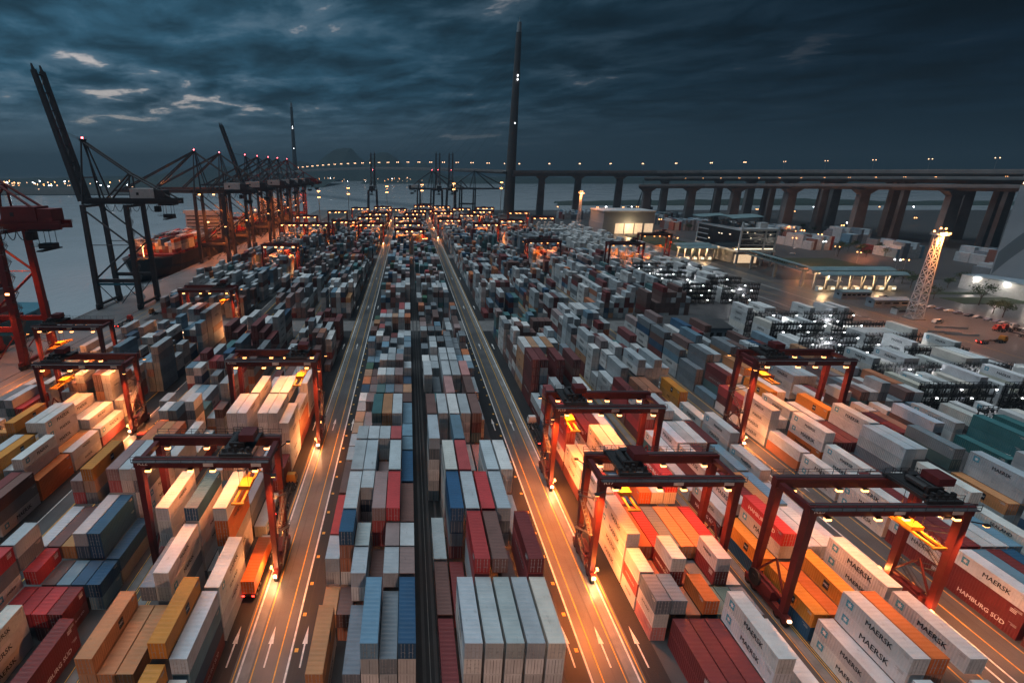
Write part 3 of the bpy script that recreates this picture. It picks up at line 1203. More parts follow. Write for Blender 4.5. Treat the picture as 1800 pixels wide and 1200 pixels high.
BKN = {'CL': 'R22-side middle block', 'CR': 'R17-side middle block', 'L1': 'crane R22 block', 'L2': 'next to R22', 'L3': 'crane R64 block', 'L4': 'quay-side block',
       'R1': 'crane R17 block', 'R2': 'crane R20 block', 'R3': 'crane R10 block', 'R4': 'reefer-side block'}
lr = random.Random(21)
MADE = []
for i in SINGLE:
    c = CON[i]
    o = link('container', BODY[c['L']], None, (c['x'] + 1.22, c['y'], c['z']))
    pc = PAL[c['colour']]
    k = lr.uniform(0.82, 1.12)
    col = (pc[0] * k, pc[1] * k * lr.uniform(0.97, 1.03), pc[2] * k * lr.uniform(0.96, 1.05), 1)
    o.color = col
    lg = logo_for(c, lr)
    c['lg'] = lg
    side = 1 if c['x'] < 0 else -1
    if c['front']:
        for d in (0, 1):
            dd = link('door', DOOR, o, (0, 0, 0))
            dd.color = col
            if d:
                dd.scale = (-1, 1, 1)
    shown_side = c['side']
    if lg and shown_side:
        xs = side * 1.235
        mid, zc = c['L'] / 2, 1.42
        rot = side_rot(side)
        near_end = 1.7 if c['L'] > 8 else 1.1
        first = near_end if side > 0 else c['L'] - near_end          # where the line of writing begins
        if lg == 'star':
            e = link('emblem', STAR, o, (xs, first, zc + 0.2))
            e.rotation_euler = rot
            sz = (1.45 if c['L'] > 8 else 0.85) * lr.uniform(0.72, 1.0)
            text_part('MAERSK', sz, 'letter_dark', o, (xs, mid + side * (0.9 if c['L'] > 8 else 0.55), zc), rot, 0.0)
        elif lg == 'plain_dark':
            text_part('MAERSK' if lr.random() < 0.6 else 'SEALAND', 0.95 if c['L'] > 8 else 0.7, 'letter_dark', o, (xs, mid, zc + 0.35), rot, 0.0)
        elif lg == 'square':
            e = link('emblem', SQ, o, (xs, mid + side * 1.2, zc))
            e.rotation_euler = rot
            text_part('MSC', 0.55, 'letter_white' if c['colour'] == 'tan' else 'letter_white', e, (0, 0, 0.006), (0, 0, 0), 0.0)
        elif lg == 'south':
            text_part('HAMBURG SÜD', 1.15 if c['L'] > 8 else 0.62, 'letter_white', o, (xs, mid, zc), rot, 0.0)
        elif lg == 'lloyd':
            text_part('Hapag-Lloyd', 1.2 if c['L'] > 8 else 0.7, 'letter_dark', o, (xs, mid, zc), rot, 0.0)
        elif lg == 'bars':
            mb = MB()
            for q in range(3):
                mb.quad((-0.5, 0.28 - q * 0.26, 0), (0.5, 0.28 - q * 0.26, 0), (0.5, 0.42 - q * 0.26, 0), (-0.5, 0.42 - q * 0.26, 0))
            if 'bars' not in TXT:
                TXT['bars'] = mb.mesh('marks', M['letter_white'])
            e = link('marks', TXT['bars'], o, (xs, c['L'] - first + side * 0.0, zc + 0.3))
            e.rotation_euler = rot
    lab = con_label(c, lg)
    MADE.append((o, c, lg, lab))
    USED[lab] = USED.get(lab, 0) + 1
for o, c, lg, lab in MADE:
    if USED[lab] > 1:
        alt = bay_label(c, lg)
        if alt and len(alt.split()) <= 16:
            lab = alt
    tag(o, lab, 'container', GRP[c['b']])

# ---- the rest of the stacks: one mass of real boxes
V, Fc, Cl, Mi = [], [], [], []
for i in REST:
    c = CON[i]
    x0, y0, z0 = c['x'], c['y'], c['z']
    x1, y1, z1 = x0 + 2.44, y0 + c['L'], z0 + TH - 0.04
    pc = PAL[c['colour']]
    k = lr.uniform(0.72, 1.1)
    gm = (pc[0] + pc[1] + pc[2]) / 3
    ft = lr.uniform(0.1, 0.4)                      # sun-faded paint
    cc = tuple((v + (gm - v) * ft) * k for v in pc) + (1,)
    b = len(V)
    V += [(x0, y0, z0), (x1, y0, z0), (x1, y1, z0), (x0, y1, z0), (x0, y0, z1), (x1, y0, z1), (x1, y1, z1), (x0, y1, z1)]
    for q in ((4, 5, 6, 7), (0, 1, 5, 4), (1, 2, 6, 5), (2, 3, 7, 6), (3, 0, 4, 7)):
        Fc.append(tuple(b + t for t in q))
        Cl.append(cc)
        Mi.append(0)
    if c['y'] < 330 and c['front'] and c['y'] < 260:
        # door seams and bars
        for dx in (0.32, 0.80, 1.22, 1.64, 2.12):
            b = len(V)
            ww = 0.035
            V += [(x0 + dx - ww, y0 - 0.03, z0 + 0.15), (x0 + dx + ww, y0 - 0.03, z0 + 0.15), (x0 + dx + ww, y0 - 0.03, z1 - 0.15), (x0 + dx - ww, y0 - 0.03, z1 - 0.15)]
            Fc.append((b, b + 1, b + 2, b + 3))
            Cl.append((0.05, 0.05, 0.05, 1) if dx == 1.22 else (0.3, 0.3, 0.3, 1))
            Mi.append(0)
    lg = logo_for(c, lr) if c['y'] < 330 else None
    if lg in ('star', 'plain_dark', 'south', 'square') and c['side']:
        side = 1 if c['x'] < 0 else -1
        s, sz = {'star': ('MAERSK', 1.3), 'plain_dark': ('MAERSK', 0.95), 'south': ('HAMBURG SÜD', 1.0), 'square': ('MSC', 1.0)}[lg]
        if c['L'] < 8:
            sz *= 0.55
        tm = text_mesh(s, sz, 0.0)
        xs = (x1 + 0.012) if side > 0 else (x0 - 0.012)
        b = len(V)
        mid, zc = (y0 + y1) / 2, (z0 + z1) / 2
        V += [(xs, mid + side * v.co.x, zc + v.co.y) for v in tm.vertices]
        tc_ = (0.015, 0.02, 0.03, 1) if lg != 'south' else (0.7, 0.7, 0.7, 1)
        for p in tm.polygons:
            Fc.append(tuple(b + t for t in p.vertices))
            Cl.append(tc_)
            Mi.append(0)
me = bpy.data.meshes.new('container_stacks')
me.from_pydata(V, [], Fc)
att = me.attributes.new('col', 'FLOAT_COLOR', 'FACE')
att.data.foreach_set('color', np.array(Cl, dtype=np.float32).ravel())
me.materials.append(M['paint_attr'])
me.update()
rest = link('container_stacks', me)
tag(rest, 'mass of further stacked containers filling the yard blocks toward the bridge', 'containers', None, 'stuff')
print('containers', len(CON), 'single', len(SINGLE), 'rest', len(REST), 'cut area', CON[SINGLE[-1]]['vis'])

# ================================================================== yard gantry cranes
def rtg(X0, X1, Y, number, label, tro=0.5, power=1.0, detail=2, color=SOD, lane_side=1, Zt=22.6, wb=8.2, spreader_z=11.0, number_side=-1, lamps=4, lane_power=1.5, lane_cone=72):
    """rubber-tyred gantry: legs at X0 and X1, near frame at Y, tro = trolley place along the girder (0..1)"""
    root = empty('gantry_crane', ((X0 + X1) / 2, Y, 0))
    hs = (X1 - X0) / 2
    red = M['rtg_red']
    zg0 = Zt - 1.75
    for sx in (-1, 1):
        for y in (0.0, wb):
            MB().frustum((sx * hs, y, 2.1), 0.42, 0.55, (sx * (hs - 0.1), y + (0.25 if y == 0 else -0.25), zg0 + 0.1), 0.62, 0.72).build('leg', red, root)
        sb = MB().box(sx * hs - 0.5, sx * hs + 0.5, -1.6, wb + 1.6, 1.0, 2.1)
        if detail > 0:
            sb.beam((sx * hs, 0.6, 4.2), (sx * hs, wb - 0.6, 4.2), 0.5)
            sb.beam((sx * hs, 0.5, 4.4), (sx * hs, wb / 2, 9.8), 0.28).beam((sx * hs, wb - 0.5, 4.4), (sx * hs, wb / 2, 9.8), 0.28)
        sb.build('sill_beam', red, root)
        # wheels
        for y in (-0.9, 0.9, wb - 0.9, wb + 0.9):
            w = MB().cyl((sx * hs, y, 0.78), (1, 0, 0), 0.78, 0.62, 12 if detail else 8)
            if detail:
                w.cyl((sx * hs, y, 0.78), (1, 0, 0), 0.36, 0.70, 8, 1)
            w.build('wheel', [M['tyre'], M['rtg_red']], root)
        # top tie
        MB().box(sx * (hs - 0.1) - 0.45, sx * (hs - 0.1) + 0.45, 0.9, wb - 0.9, Zt - 1.5, Zt - 0.55).build('end_tie', red, root)
    for y in (0.12, wb - 0.12):
        gb = MB().box(-hs - 0.7, hs + 0.7, y - 0.6, y + 0.6, zg0, Zt)
        gd = gb.build('girder', red, root)
        if detail > 0:
            s = -1 if y < 1 else 1
            wk = MB().box(-hs - 0.6, hs + 0.6, min(y + s * 0.62, y + s * 1.35), max(y + s * 0.62, y + s * 1.35), Zt - 0.32, Zt - 0.22)
            wk.rails([(-hs - 0.6, y + s * 1.3, Zt - 0.22), (hs + 0.6, y + s * 1.3, Zt - 0.22)], step=2.2)
            wk.box(-hs - 0.5, hs + 0.5, y - 0.12, y + 0.12, Zt + 0.003, Zt + 0.16)
            wk.build('walkway', M['rail'], gd)
    # trolley with hoist machinery, cab, ropes and spreader
    tx = -hs + 3.2 + tro * (2 * hs - 6.4)
    t = MB()
    t.box(tx - 2.9, tx + 2.9, -0.1, 0.5, Zt + 0.2, Zt + 0.75).box(tx - 2.9, tx + 2.9, wb - 0.5, wb + 0.1, Zt + 0.2, Zt + 0.75)
    for x in (-2.4, -0.4, 2.2):
        t.box(tx + x - 0.25, tx + x + 0.25, 0.51, wb - 0.51, Zt + 0.22, Zt + 0.72)
    if detail > 0:
        t.box(tx - 2.2, tx + 2.7, 0.6, wb - 0.6, Zt + 0.73, Zt + 0.82)
    trl = t.build('trolley', M['dark_steel'], root)
    if detail > 0:
        d = MB().cyl((tx - 1.0, wb * 0.5, Zt + 1.55), (0, 1, 0), 0.62, 3.6, 10).cyl((tx + 0.6, wb * 0.5, Zt + 1.5), (0, 1, 0), 0.5, 3.2, 10)
        d.box(tx - 1.5, tx + 1.1, wb * 0.5 - 2.4, wb * 0.5 - 1.9, Zt + 0.83, Zt + 2.1).box(tx - 0.4, tx + 1.4, wb * 0.5 + 1.9, wb * 0.5 + 3.0, Zt + 0.83, Zt + 1.9)
        d.rails([(tx - 2.8, 0.0, Zt + 0.75), (tx + 2.8, 0.0, Zt + 0.75)], step=1.4).rails([(tx - 2.8, wb, Zt + 0.75), (tx + 2.8, wb, Zt + 0.75)], step=1.4)
        for k in range(5):
            d.box(tx - 2.6 + k * 1.1, tx - 2.1 + k * 1.1, 0.7, 1.3, Zt + 0.83, Zt + 1.3 + 0.35 * (k % 3))
        d.build('hoist_machinery', M['dark_steel'], trl)
        MB().box(tx + 0.2, tx + 2.9, 2.0, 5.2, Zt + 2.15, Zt + 3.5).build('machine_house', M['rtg_red'], trl)
        # operator cab under the trolley
        cx = tx + (2.6 if lane_side > 0 else -2.6)
        cab = MB().box(cx - 0.9, cx + 0.9, 0.9, 3.1, zg0 - 1.6, zg0 + 0.4)
        cb = cab.build('cab', M['white_metal'], root)
        MB().box(cx - 0.8, cx + 0.8, 0.85, 3.15, zg0 - 1.3, zg0 - 0.2).box(cx - 0.94, cx + 0.94, 1.0, 3.0, zg0 - 1.3, zg0 - 0.3).build('window', M['glass'], cb)
    sp = MB()
    ymid = wb / 2
    for sy in (-1, 1):
        sp.box(tx - 1.15, tx + 1.15, ymid + sy * 5.6 - 0.2, ymid + sy * 5.6 + 0.2, spreader_z, spreader_z + 0.35)
    sp.box(tx - 0.9, tx - 0.5, ymid - 5.4, ymid + 5.4, spreader_z + 0.02, spreader_z + 0.4).box(tx + 0.5, tx + 0.9, ymid - 5.4, ymid + 5.4, spreader_z + 0.02, spreader_z + 0.4)
    sp.box(tx - 1.1, tx + 1.1, ymid - 1.6, ymid + 1.6, spreader_z + 0.41, spreader_z + 1.2)
    sp.build('spreader', M['yellow_steel'], root)
    rp = MB()
    for sx in (-0.8, 0.8):
        for sy in (-1.3, 1.3):
            rp.tube((tx + sx, ymid + sy, spreader_z + 1.1), (tx + sx, ymid + sy * 1.2, Zt + 0.2), 0.03, 4)
    rp.build('hoist_rope', M['dark_steel'], root)
    # engine house, electrical cabinets and stair on the sill beams
    if detail > 0:
        e = MB().box(lane_side * hs - 0.95, lane_side * hs + 0.95, 1.4, wb - 1.4, 2.12, 4.0)
        e.box(lane_side * hs - 0.7, lane_side * hs + 0.7, 2.0, 3.4, 4.0, 4.5)
        e.build('engine_house', M['rtg_red'], root)
        e = MB().box(-lane_side * hs - 0.8, -lane_side * hs + 0.8, 2.4, wb - 1.6, 2.12, 4.0)
        e.build('electrical_house', M['rtg_red'], root)
        cr_ = MB().cyl((-lane_side * (hs + 1.0), wb - 1.5, 3.6), (1, 0, 0), 1.5, 0.35, 18).cyl((-lane_side * (hs + 1.0), wb - 1.5, 3.6), (1, 0, 0), 0.5, 0.6, 10)
        cr_.build('cable_reel', M['dark_steel'], root)
        st = MB()
        xo = lane_side * (hs + 0.75)
        for k in range(4):
            y0, y1 = (0.6, wb - 0.8) if k % 2 == 0 else (wb - 0.8, 0.6)
            z0, z1 = 2.2 + k * 3.85, 2.2 + (k + 1) * 3.85
            for dx in (-0.3, 0.3):
                st.beam((xo + dx, y0, z0), (xo + dx, y1, z1), 0.12)
                st.tube((xo + dx, y0, z0 + 1), (xo + dx, y1, z1 + 1), 0.03, 4)
            for q in range(9):
                f = (q + 0.5) / 9
                yy, zz = y0 + (y1 - y0) * f, z0 + (z1 - z0) * f
                st.box(xo - 0.29, xo + 0.29, yy - 0.12, yy + 0.12, zz, zz + 0.04)
            st.box(xo - 0.45, xo + 0.45, y1 - 0.5, y1 + 0.5, z1 + 0.002, z1 + 0.06)
            st.rails([(xo - 0.42, y1 + 0.45 * (1 if y1 > y0 else -1), z1), (xo + 0.42, y1 + 0.45 * (1 if y1 > y0 else -1), z1)])
        st.build('stair', M['rail'], root)
        if number:
            xs = number_side * (hs + 0.05) if number_side < 0 else hs - 1.2
            text_part(number, 1.15, 'letter_white', root, (xs + (1.0 if number_side < 0 else 0), -0.49, Zt - 0.85), (R_(90), 0, 0), 0.0, 'number')
        for px in ((0.05, 0.42) if detail > 1 else ()):
            MB().box(px * hs * 2 - 0.9, px * hs * 2 + 0.9, -0.502, -0.485, Zt - 1.45, Zt - 0.65).build('plate', M['letter_white'], root)
    # floodlights under the girders
    n = lamps
    for y in (0.12, wb - 0.12):
        for k in range(n):
            fx = -hs + (k + 0.5) * 2 * hs / n + (0.9 if k % 2 else -0.9)
            yl = y
            y = yl - 0.9
            lb = MB().box(fx - 0.48, fx + 0.48, y - 0.26, y + 0.26, zg0 - 0.12, zg0 + 0.05).beam((fx, y, zg0), (fx, yl - 0.58, zg0 + 0.1), 0.12)
            fl = lb.build('floodlight', M['dark_steel'], root)
            MB().box(fx - (0.44 if detail else 0.75), fx + (0.44 if detail else 0.75), y - 0.3, y + 0.3, zg0 - (0.5 if detail else 0.8), zg0 - 0.122).build('lamp_glass', M['lamp_strip'] if detail else M['lamp_sodium'], fl)
            y = yl
    if power > 0:
        for k in range(2):
            fx = -hs * 0.5 + k * hs
            light('SPOT', (fx, wb * 0.5, zg0 - 0.6), 8500 * power, color, root, 1.2, 160, 0.5)
        # work lights on the lane-side legs
        for yy in (-1.9, wb + 1.9):
            bk = MB().beam((lane_side * (hs - 0.2), yy * 0.6, zg0 - 0.5), (lane_side * (hs + 1.5), yy, zg0 - 0.5), 0.16)
            bk.box(lane_side * (hs + 1.5) - 0.4, lane_side * (hs + 1.5) + 0.4, yy - 0.3, yy + 0.3, zg0 - 0.75, zg0 - 0.45)
            bo = bk.build('road_floodlight', M['dark_steel'], root)
            MB().box(lane_side * (hs + 1.5) - 0.34, lane_side * (hs + 1.5) + 0.34, yy - 0.24, yy + 0.24, zg0 - 0.86, zg0 - 0.752).build('lamp_glass', M['lamp_strip'], bo)
        light('SPOT', (lane_side * (hs + 1.5), -2.0, zg0 - 1.0), 26000 * power * lane_power, color, root, 0.8, lane_cone, 1.0, rot=(R_(2), R_(lane_side * -4), 0))
        light('SPOT', (lane_side * (hs - 2.6), wb * 0.25, zg0 - 0.8), 13000 * power * lane_power, color, root, 0.8, 96, 1.0, rot=(R_(-6), 0, 0))
        for sx in (-1, 1):
            q = MB().box(sx * hs - 0.3, sx * hs + 0.3, -1.95, -1.62, 1.5, 1.95).build('marker_lamp', M['lamp_warm'], root)
        light('POINT', (lane_side * hs, -2.3, 1.7), 500, WARM, root, 0.25)
        for yy in (-1.1, wb + 1.1) if detail > 1 else ():
            fl2 = MB().box(lane_side * (hs - 0.75) - 0.16, lane_side * (hs - 0.75) + 0.16, yy - 0.3, yy + 0.3, 3.0, 3.4).beam((lane_side * (hs - 0.72), yy, 3.2), (lane_side * (hs - 0.4), yy * 0.8, 2.05), 0.1).build('lane_floodlight', M['lamp_strip'], root)
            light('POINT', (lane_side * (hs - 1.25), yy, 3.2), 900 * power * lane_power, color, root, 0.35)
    tag(root, label, 'gantry crane', 'rubber-tyred gantry cranes straddling the stacks')
    return root


PALE = (1.0, 0.28, 0.07)
rtg(-48.4, -25.3, 82.0, 'R22', 'dark red gantry crane R22 straddling white boxes beside arrow road', 0.86, 1.0, 2, PALE, 1, spreader_z=17.5, Zt=26.2)
rtg(-48.4, -25.3, 132.0, 'R106', 'dark red gantry crane R106 lighting rows of tall white container stacks', 0.9, 1.0, 2, PALE, 1, spreader_z=19.5, Zt=26.6)
rtg(-107.0, -82.4, 140.0, 'R64', 'dark gantry crane R64 between yellow containers and quay, trolley at harbour end', 0.08, 1.1, 2, PALE, 1, spreader_z=15.0)
rtg(-133.2, -110.2, 178.0, 'R61', 'gantry crane on the row closest to the quay, beside red quay crane leg', 0.12, 1.0, 2, PALE, -1, spreader_z=14.0)
rtg(-107.0, -82.6, 239.0, None, 'gantry crane at the cross aisle over a lone white lit stack', 0.85, 0.9, 2, PALE, 1, spreader_z=15.0)
rtg(35.2, 59.8, 81.5, 'R17', 'dark red gantry crane R17 flooding arrow road with orange light', 0.14, 1.15, 2, SOD, -1, spreader_z=16.5, lane_power=1.9, lane_cone=118)
rtg(35.2, 59.8, 111.5, 'R18', 'dark red gantry crane R18 next behind crane R17', 0.06, 1.1, 2, SOD, -1, spreader_z=16.5, lane_power=1.9, lane_cone=118)
rtg(65.3, 90.6, 71.5, 'R20', 'dark red gantry crane R20 over orange and yellow boxes, trolley beyond its leg', 0.95, 0.95, 2, PALE, 1, spreader_z=16.5, Zt=23.8)
rtg(95.3, 121.4, 133.0, 'R10', 'red gantry crane R10 over pale star-emblem boxes beside reefer racks', 0.10, 1.0, 2, PALE, -1, spreader_z=19.5, Zt=26.4)
rtg(95.3, 121.4, 417.0, None, 'gantry crane over an orange lit patch among the far right blocks', 0.3, 1.0, 1, SOD, -1)
rtg(155.0, 181.0, 402.0, None, 'gantry crane standing among white reefer stacks near the office block', 0.8, 0.5, 1, SOD, 1)
rtg(205.0, 231.0, 462.0, None, 'gantry crane with bright leg beside the lit gate canopy', 0.8, 0.8, 1, SOD, 1)
# far cranes
FAR = [(-110, -84, 395, 1), (-138, -112, 655, 1), (-110, -84, 735, 0), (-52, -26, 700, 0), (-52, -26, 560, 1), (-84, -58, 800, 1), (-14, 14, 560, 1), (-16, 11, 640, 1),
       (8, 35, 760, 1), (35, 61, 610, 1), (35, 61, 720, 1), (66, 92, 680, 1), (66, 92, 790, 0), (104, 130, 600, 1), (-4, 23, 700, 0), (-52, -26, 830, 1), (104, 130, 810, 0), (136, 162, 720, 1), (-12, 15, 500, 1), (150, 176, 640, 0), (-84, -58, 590, 1), (-110, -84, 560, 1), (-28, -2, 780, 1), (40, 66, 840, 1), (70, 96, 560, 1), (-60, -34, 640, 1), (10, 36, 860, 1), (-135, -110, 560, 1), (90, 116, 740, 1)]
farlab = {1: 'distant gantry crane with a row of lit lamps over far stacks', 0: 'distant dark gantry crane standing over far stacks'}
for x0, x1, y, on in FAR:
    zone = 'beside the quay' if x0 < -100 else ('over the harbour-side blocks' if x0 < -30 else ('over the middle blocks' if x0 < 30 else ('near the warehouse' if x0 > 100 else 'over the right-hand blocks')))
    zone = zone.replace('right-hand', 'crane R20')
    fld = 'before the last cross aisle' if y < 700 else 'past the last cross aisle'
    lbl = ('distant lit gantry crane ' if on else 'distant dark gantry crane ') + zone + ', ' + fld
    rtg(x0, x1, y, None, lbl, rnd.random(), 1.1 if on else 0, 0, SOD, rnd.choice((-1, 1)), lamps=4)


# ================================================================== quay cranes
def sts(Y, boom_up, label, mat_key='sts_grey', detail=2, xw=-175.6, xl=-152.2, Zg=57.0, half=9.0, back=26.0, lit=0.0, boom_len=62.0, rot=0.0, base=(0, 0), house=True, ang=74, tz=None):
    """ship-to-shore crane built around its own base: local x runs from water (-) to land (+)"""
    root = empty('quay_crane', ((xw + xl) / 2 + base[0], Y + base[1], 0), rot)
    g = (xl - xw) / 2
    m = M[mat_key]
    lw = 1.5
    for sx in (-1, 1):
        for sy in (-1, 1):
            MB().frustum((sx * g, sy * half, 1.8), 1.3, 1.3, (sx * g * (1.0), sy * (half - 1.2), Zg), 1.05, 1.05).build('leg', m, root)
            bg_ = MB()
            for k in range(4):
                bg_.cyl((sx * g, sy * (half + 0.3) + (k - 1.5) * 1.5, 0.55), (1, 0, 0), 0.52, 0.5, 10)
            bg_.box(sx * g - 0.5, sx * g + 0.5, sy * (half + 0.3) - 3.0, sy * (half + 0.3) + 3.0, 0.75, 1.8)
            bg_.build('bogie', M['dark_steel'], root)
        # sill and portal beams along the quay
        MB().box(sx * g - 0.6, sx * g + 0.6, -half - 3, half + 3, 1.81, 3.2).build('sill_beam', m, root)
        MB().box(sx * g - 0.5, sx * g + 0.5, -half + 1.0, half - 1.0, Zg - 1.6, Zg - 0.3).build('cross_beam', m, root)
    for sy in (-1, 1):
        yb = sy * (half - 0.35)
        MB().box(-g + 0.7, g - 0.7, yb - 0.55, yb + 0.55, 15.2, 17.2).build('portal_beam', m, root)
        if detail > 0:
            br = MB()
            yt = sy * (half - 0.8)
            br.tube((-g + 0.4, yt, 17.2), (g - 0.4, yt, 36), 0.5, 6).tube((g - 0.4, yt, 36), (-g + 0.4, yt, 55), 0.5, 6)
            br.tube((-g + 0.5, yt, 36), (g - 0.5, yt, 36), 0.24, 6)
            br.tube((-g + 0.4, yb, 15), (-g * 0.1, yb, 3.2), 0.25, 6).tube((g - 0.4, yb, 15), (g * 0.1, yb, 3.2), 0.25, 6)
            br.build('brace', m, root)
    # twin girder on the legs and over the landside
    for sy in (-1, 1):
        MB().box(-g - 3.5, g + back, sy * 3.3 - 0.55, sy * 3.3 + 0.55, Zg + 0.02, Zg + 3.0).build('girder', m, root)
    tie = MB()
    for x in (-g - 2.5, -g * 0.3, g * 0.5, g + back * 0.5, g + back - 0.6):
        tie.box(x - 0.4, x + 0.4, -2.74, 2.74, Zg + 0.4, Zg + 1.5)
    for sx in (-1, 1):
        tie.box(sx * g - 0.55, sx * g + 0.55, -half + 1.2, half - 1.2, Zg - 0.02 + 0.0, Zg + 0.015)
    tie.rails([(-g - 3, -4.4, Zg + 2.0), (g + back, -4.4, Zg + 2.0)], step=4).rails([(-g - 3, 4.4, Zg + 2.0), (g + back, 4.4, Zg + 2.0)], step=4)
    tie.box(-g - 3, g + back, -4.6, -3.86, Zg + 1.9, Zg + 2.0).box(-g - 3, g + back, 3.86, 4.6, Zg + 1.9, Zg + 2.0)
    tie.build('girder_tie', m, root)
    # boom
    hinge = Vector((-g - 3.6, 0, Zg + 1.6))
    a = R_(ang) if boom_up else R_(0.6)
    dv = Vector((-math.cos(a), 0, math.sin(a)))
    nv = Vector((-math.sin(a), 0, -math.cos(a)))
    bm = MB()
    for sy in (-3.3, 3.3):
        p0 = hinge + Vector((0, sy, 0))
        bm.tube(p0, p0 + dv * boom_len, 1.35, 4, 1.05)
    for k in range(8):
        p = hinge + dv * (3 + k * (boom_len - 5) / 7)
        bm.tube(p + Vector((0, -3.0, 0)), p + Vector((0, 3.0, 0)), 0.3, 4)
        if k < 7 and detail > 0:
            q = hinge + dv * (3 + (k + 1) * (boom_len - 5) / 7)
            bm.tube(p + Vector((0, -3.0, 0)), q + Vector((0, 3.0, 0)), 0.16, 4)
    for sy in (-4.3, 4.3):
        p0 = hinge + Vector((0, sy, 0)) - nv * 0.8
        bm.tube(p0, p0 + dv * boom_len, 0.28, 4)
    tip = hinge + dv * boom_len
    for sy in (-3.3, 3.3):
        bm.tube(tip + Vector((0, sy, 0)), tip + Vector((0, sy, 0)) + dv * 3.0, 0.6, 4, 0.3)
    bm.build('boom', m, root)
    # A-frame
    ax = -g + 1.0
    Za = Zg + 33.0
    fr = MB()
    for sy in (-1, 1):
        fr.tube((-g, sy * (half - 1.4), Zg + 0.2), (ax, sy * 1.4, Za), 0.62, 6, 0.45)
        fr.tube((-g + 9.0, sy * 3.3, Zg + 3.0), (ax + 0.8, sy * 1.3, Za - 1.5), 0.42, 6)
    fr.tube((ax, -2.6, Za), (ax, 2.6, Za), 0.6, 6)
    fr.tube((-g + 0.5, -4.6, Zg + 14), (-g + 0.5, 4.6, Zg + 14), 0.3, 6)
    fr.box(ax - 1.2, ax + 1.2, -2.4, 2.4, Za + 0.4, Za + 0.6).rails([(ax - 1.2, -2.4, Za + 0.6), (ax + 1.2, -2.4, Za + 0.6), (ax + 1.2, 2.4, Za + 0.6)])
    fr.build('apex_frame', m, root)
    # back stays over the landside mast
    mx, mz = g + 0.5, Zg + 16.0
    bs = MB()
    for sy in (-1, 1):
        bs.tube((g, sy * 3.3, Zg + 3.0), (mx, sy * 1.8, mz), 0.42, 6)
        bs.tube((ax, sy * 1.6, Za - 0.4), (mx, sy * 1.8, mz), 0.5, 6)
        bs.tube((mx, sy * 1.8, mz), (g + back - 3, sy * 3.3, Zg + 3.0), 0.5, 6)
        bs.tube((mx, sy * 1.8, mz), (g - 13, sy * 3.3, Zg + 3.0), 0.5, 6)
    bs.tube((mx, -2.0, mz), (mx, 2.0, mz), 0.3, 6)
    bs.build('back_stay', m, root)
    fs = MB()
    for sy in (-1, 1):
        if boom_up:
            q = hinge + dv * (boom_len * 0.55) + Vector((0, sy * 3.0, 0)) - nv * 0.9
            fs.tube((ax, sy * 1.6, Za), q, 0.09, 4)
        else:
            for f in (0.52, 0.93):
                q = hinge + dv * (boom_len * f) + Vector((0, sy * 3.3, 1.0))
                fs.tube((ax, sy * 1.6, Za), q, 0.48, 4)
    fs.build('fore_stay', m, root)
    if house:
        hx = g + 6.5
        hm = MB().box(hx - 6, hx + 7, -4.0, 4.0, Zg + 3.02, Zg + 8.2)
        hb = hm.build('machinery_house', M['white_metal'] if mat_key == 'sts_grey' else M['sts_red'], root)
        MB().box(hx + 7.02, hx + 12.5, -3.6, 3.6, Zg + 3.02, Zg + 7.4).build('electrical_room', m, root)
        MB().box(hx - 2.6, hx - 1.2, -4.06, -4.0, Zg + 4.8, Zg + 6.2).build('vent', M['dark_steel'], hb)
    # trolley, cab, festoon cables and spreader
    tx = g + back * 0.72 if tz is None else tz
    t = MB().box(tx - 4, tx + 4, -3.9, 3.9, Zg - 0.75, Zg - 0.1)
    t.build('trolley', M['dark_steel'], root)
    MB().box(tx - 7.4, tx - 4.6, -1.4, 1.4, Zg - 4.4, Zg - 1.2).build('cab', M['dark_steel'], root)
    sp = MB().box(tx - 1.2, tx + 1.2, -6.0, 6.0, Zg - 8.2, Zg - 7.7).box(tx - 2.6, tx + 2.6, -2.2, 2.2, Zg - 7.5, Zg - 5.6)
    for sx in (-2.2, 2.2):
        for sy in (-1.8, 1.8):
            sp.tube((tx + sx, sy, Zg - 5.7), (tx + sx, sy, Zg - 0.7), 0.08, 4)
    sp.rails([(tx - 4.5, -4.2, Zg - 6.2), (tx + 4.5, -4.2, Zg - 6.2)], step=1.5)
    sp.box(tx - 4.5, tx + 4.5, -4.4, -3.2, Zg - 6.4, Zg - 6.25)
    sp.build('spreader', M['dark_steel'], root)
    if detail > 0:
        ca = MB()
        n = 7
        for k in range(n):
            xa, xb = -g + 6 + k * (tx - 4 + g - 6) / n, -g + 6 + (k + 1) * (tx - 4 + g - 6) / n
            prev = None
            for q in range(9):
                u = q / 8
                p = (xa + (xb - xa) * u, -4.9, Zg - 0.2 - 4 * u * (1 - u) * 3.6)
                if prev:
                    ca.tube(prev, p, 0.11, 4)
                prev = p
        ca.build('festoon_cable', M['dark_steel'], root)
        # zigzag stair on the landside leg
        st = MB()
        z, k = 3.2, 0
        while z < Zg - 2:
            y0, y1 = (-half - 0.2, -half + 3.2) if k % 2 == 0 else (-half + 3.2, -half - 0.2)
            for dx in (0.9, 1.7):
                st.beam((g + dx, y0, z), (g + dx, y1, z + 3.0), 0.16)
                st.tube((g + dx, y0, z + 1), (g + dx, y1, z + 4.0), 0.05, 4)
            st.box(g + 0.8, g + 1.8, y1 - 0.5, y1 + 0.5, z + 3.01, z + 3.1)
            z += 3.0
            k += 1
        st.build('stair', M['rail'], root)
        mp = MB().box(-g - 0.2, g + 0.2, -half + 0.25, -half + 0.33, 13.6, 14.9)
        mp.build('walkway_sign', M['emblem_blue'] if detail > 1 else m, root)
    rl = MB().cyl((ax, 0, Za + 1.2), (0, 0, 1), 0.45, 0.8, 8)
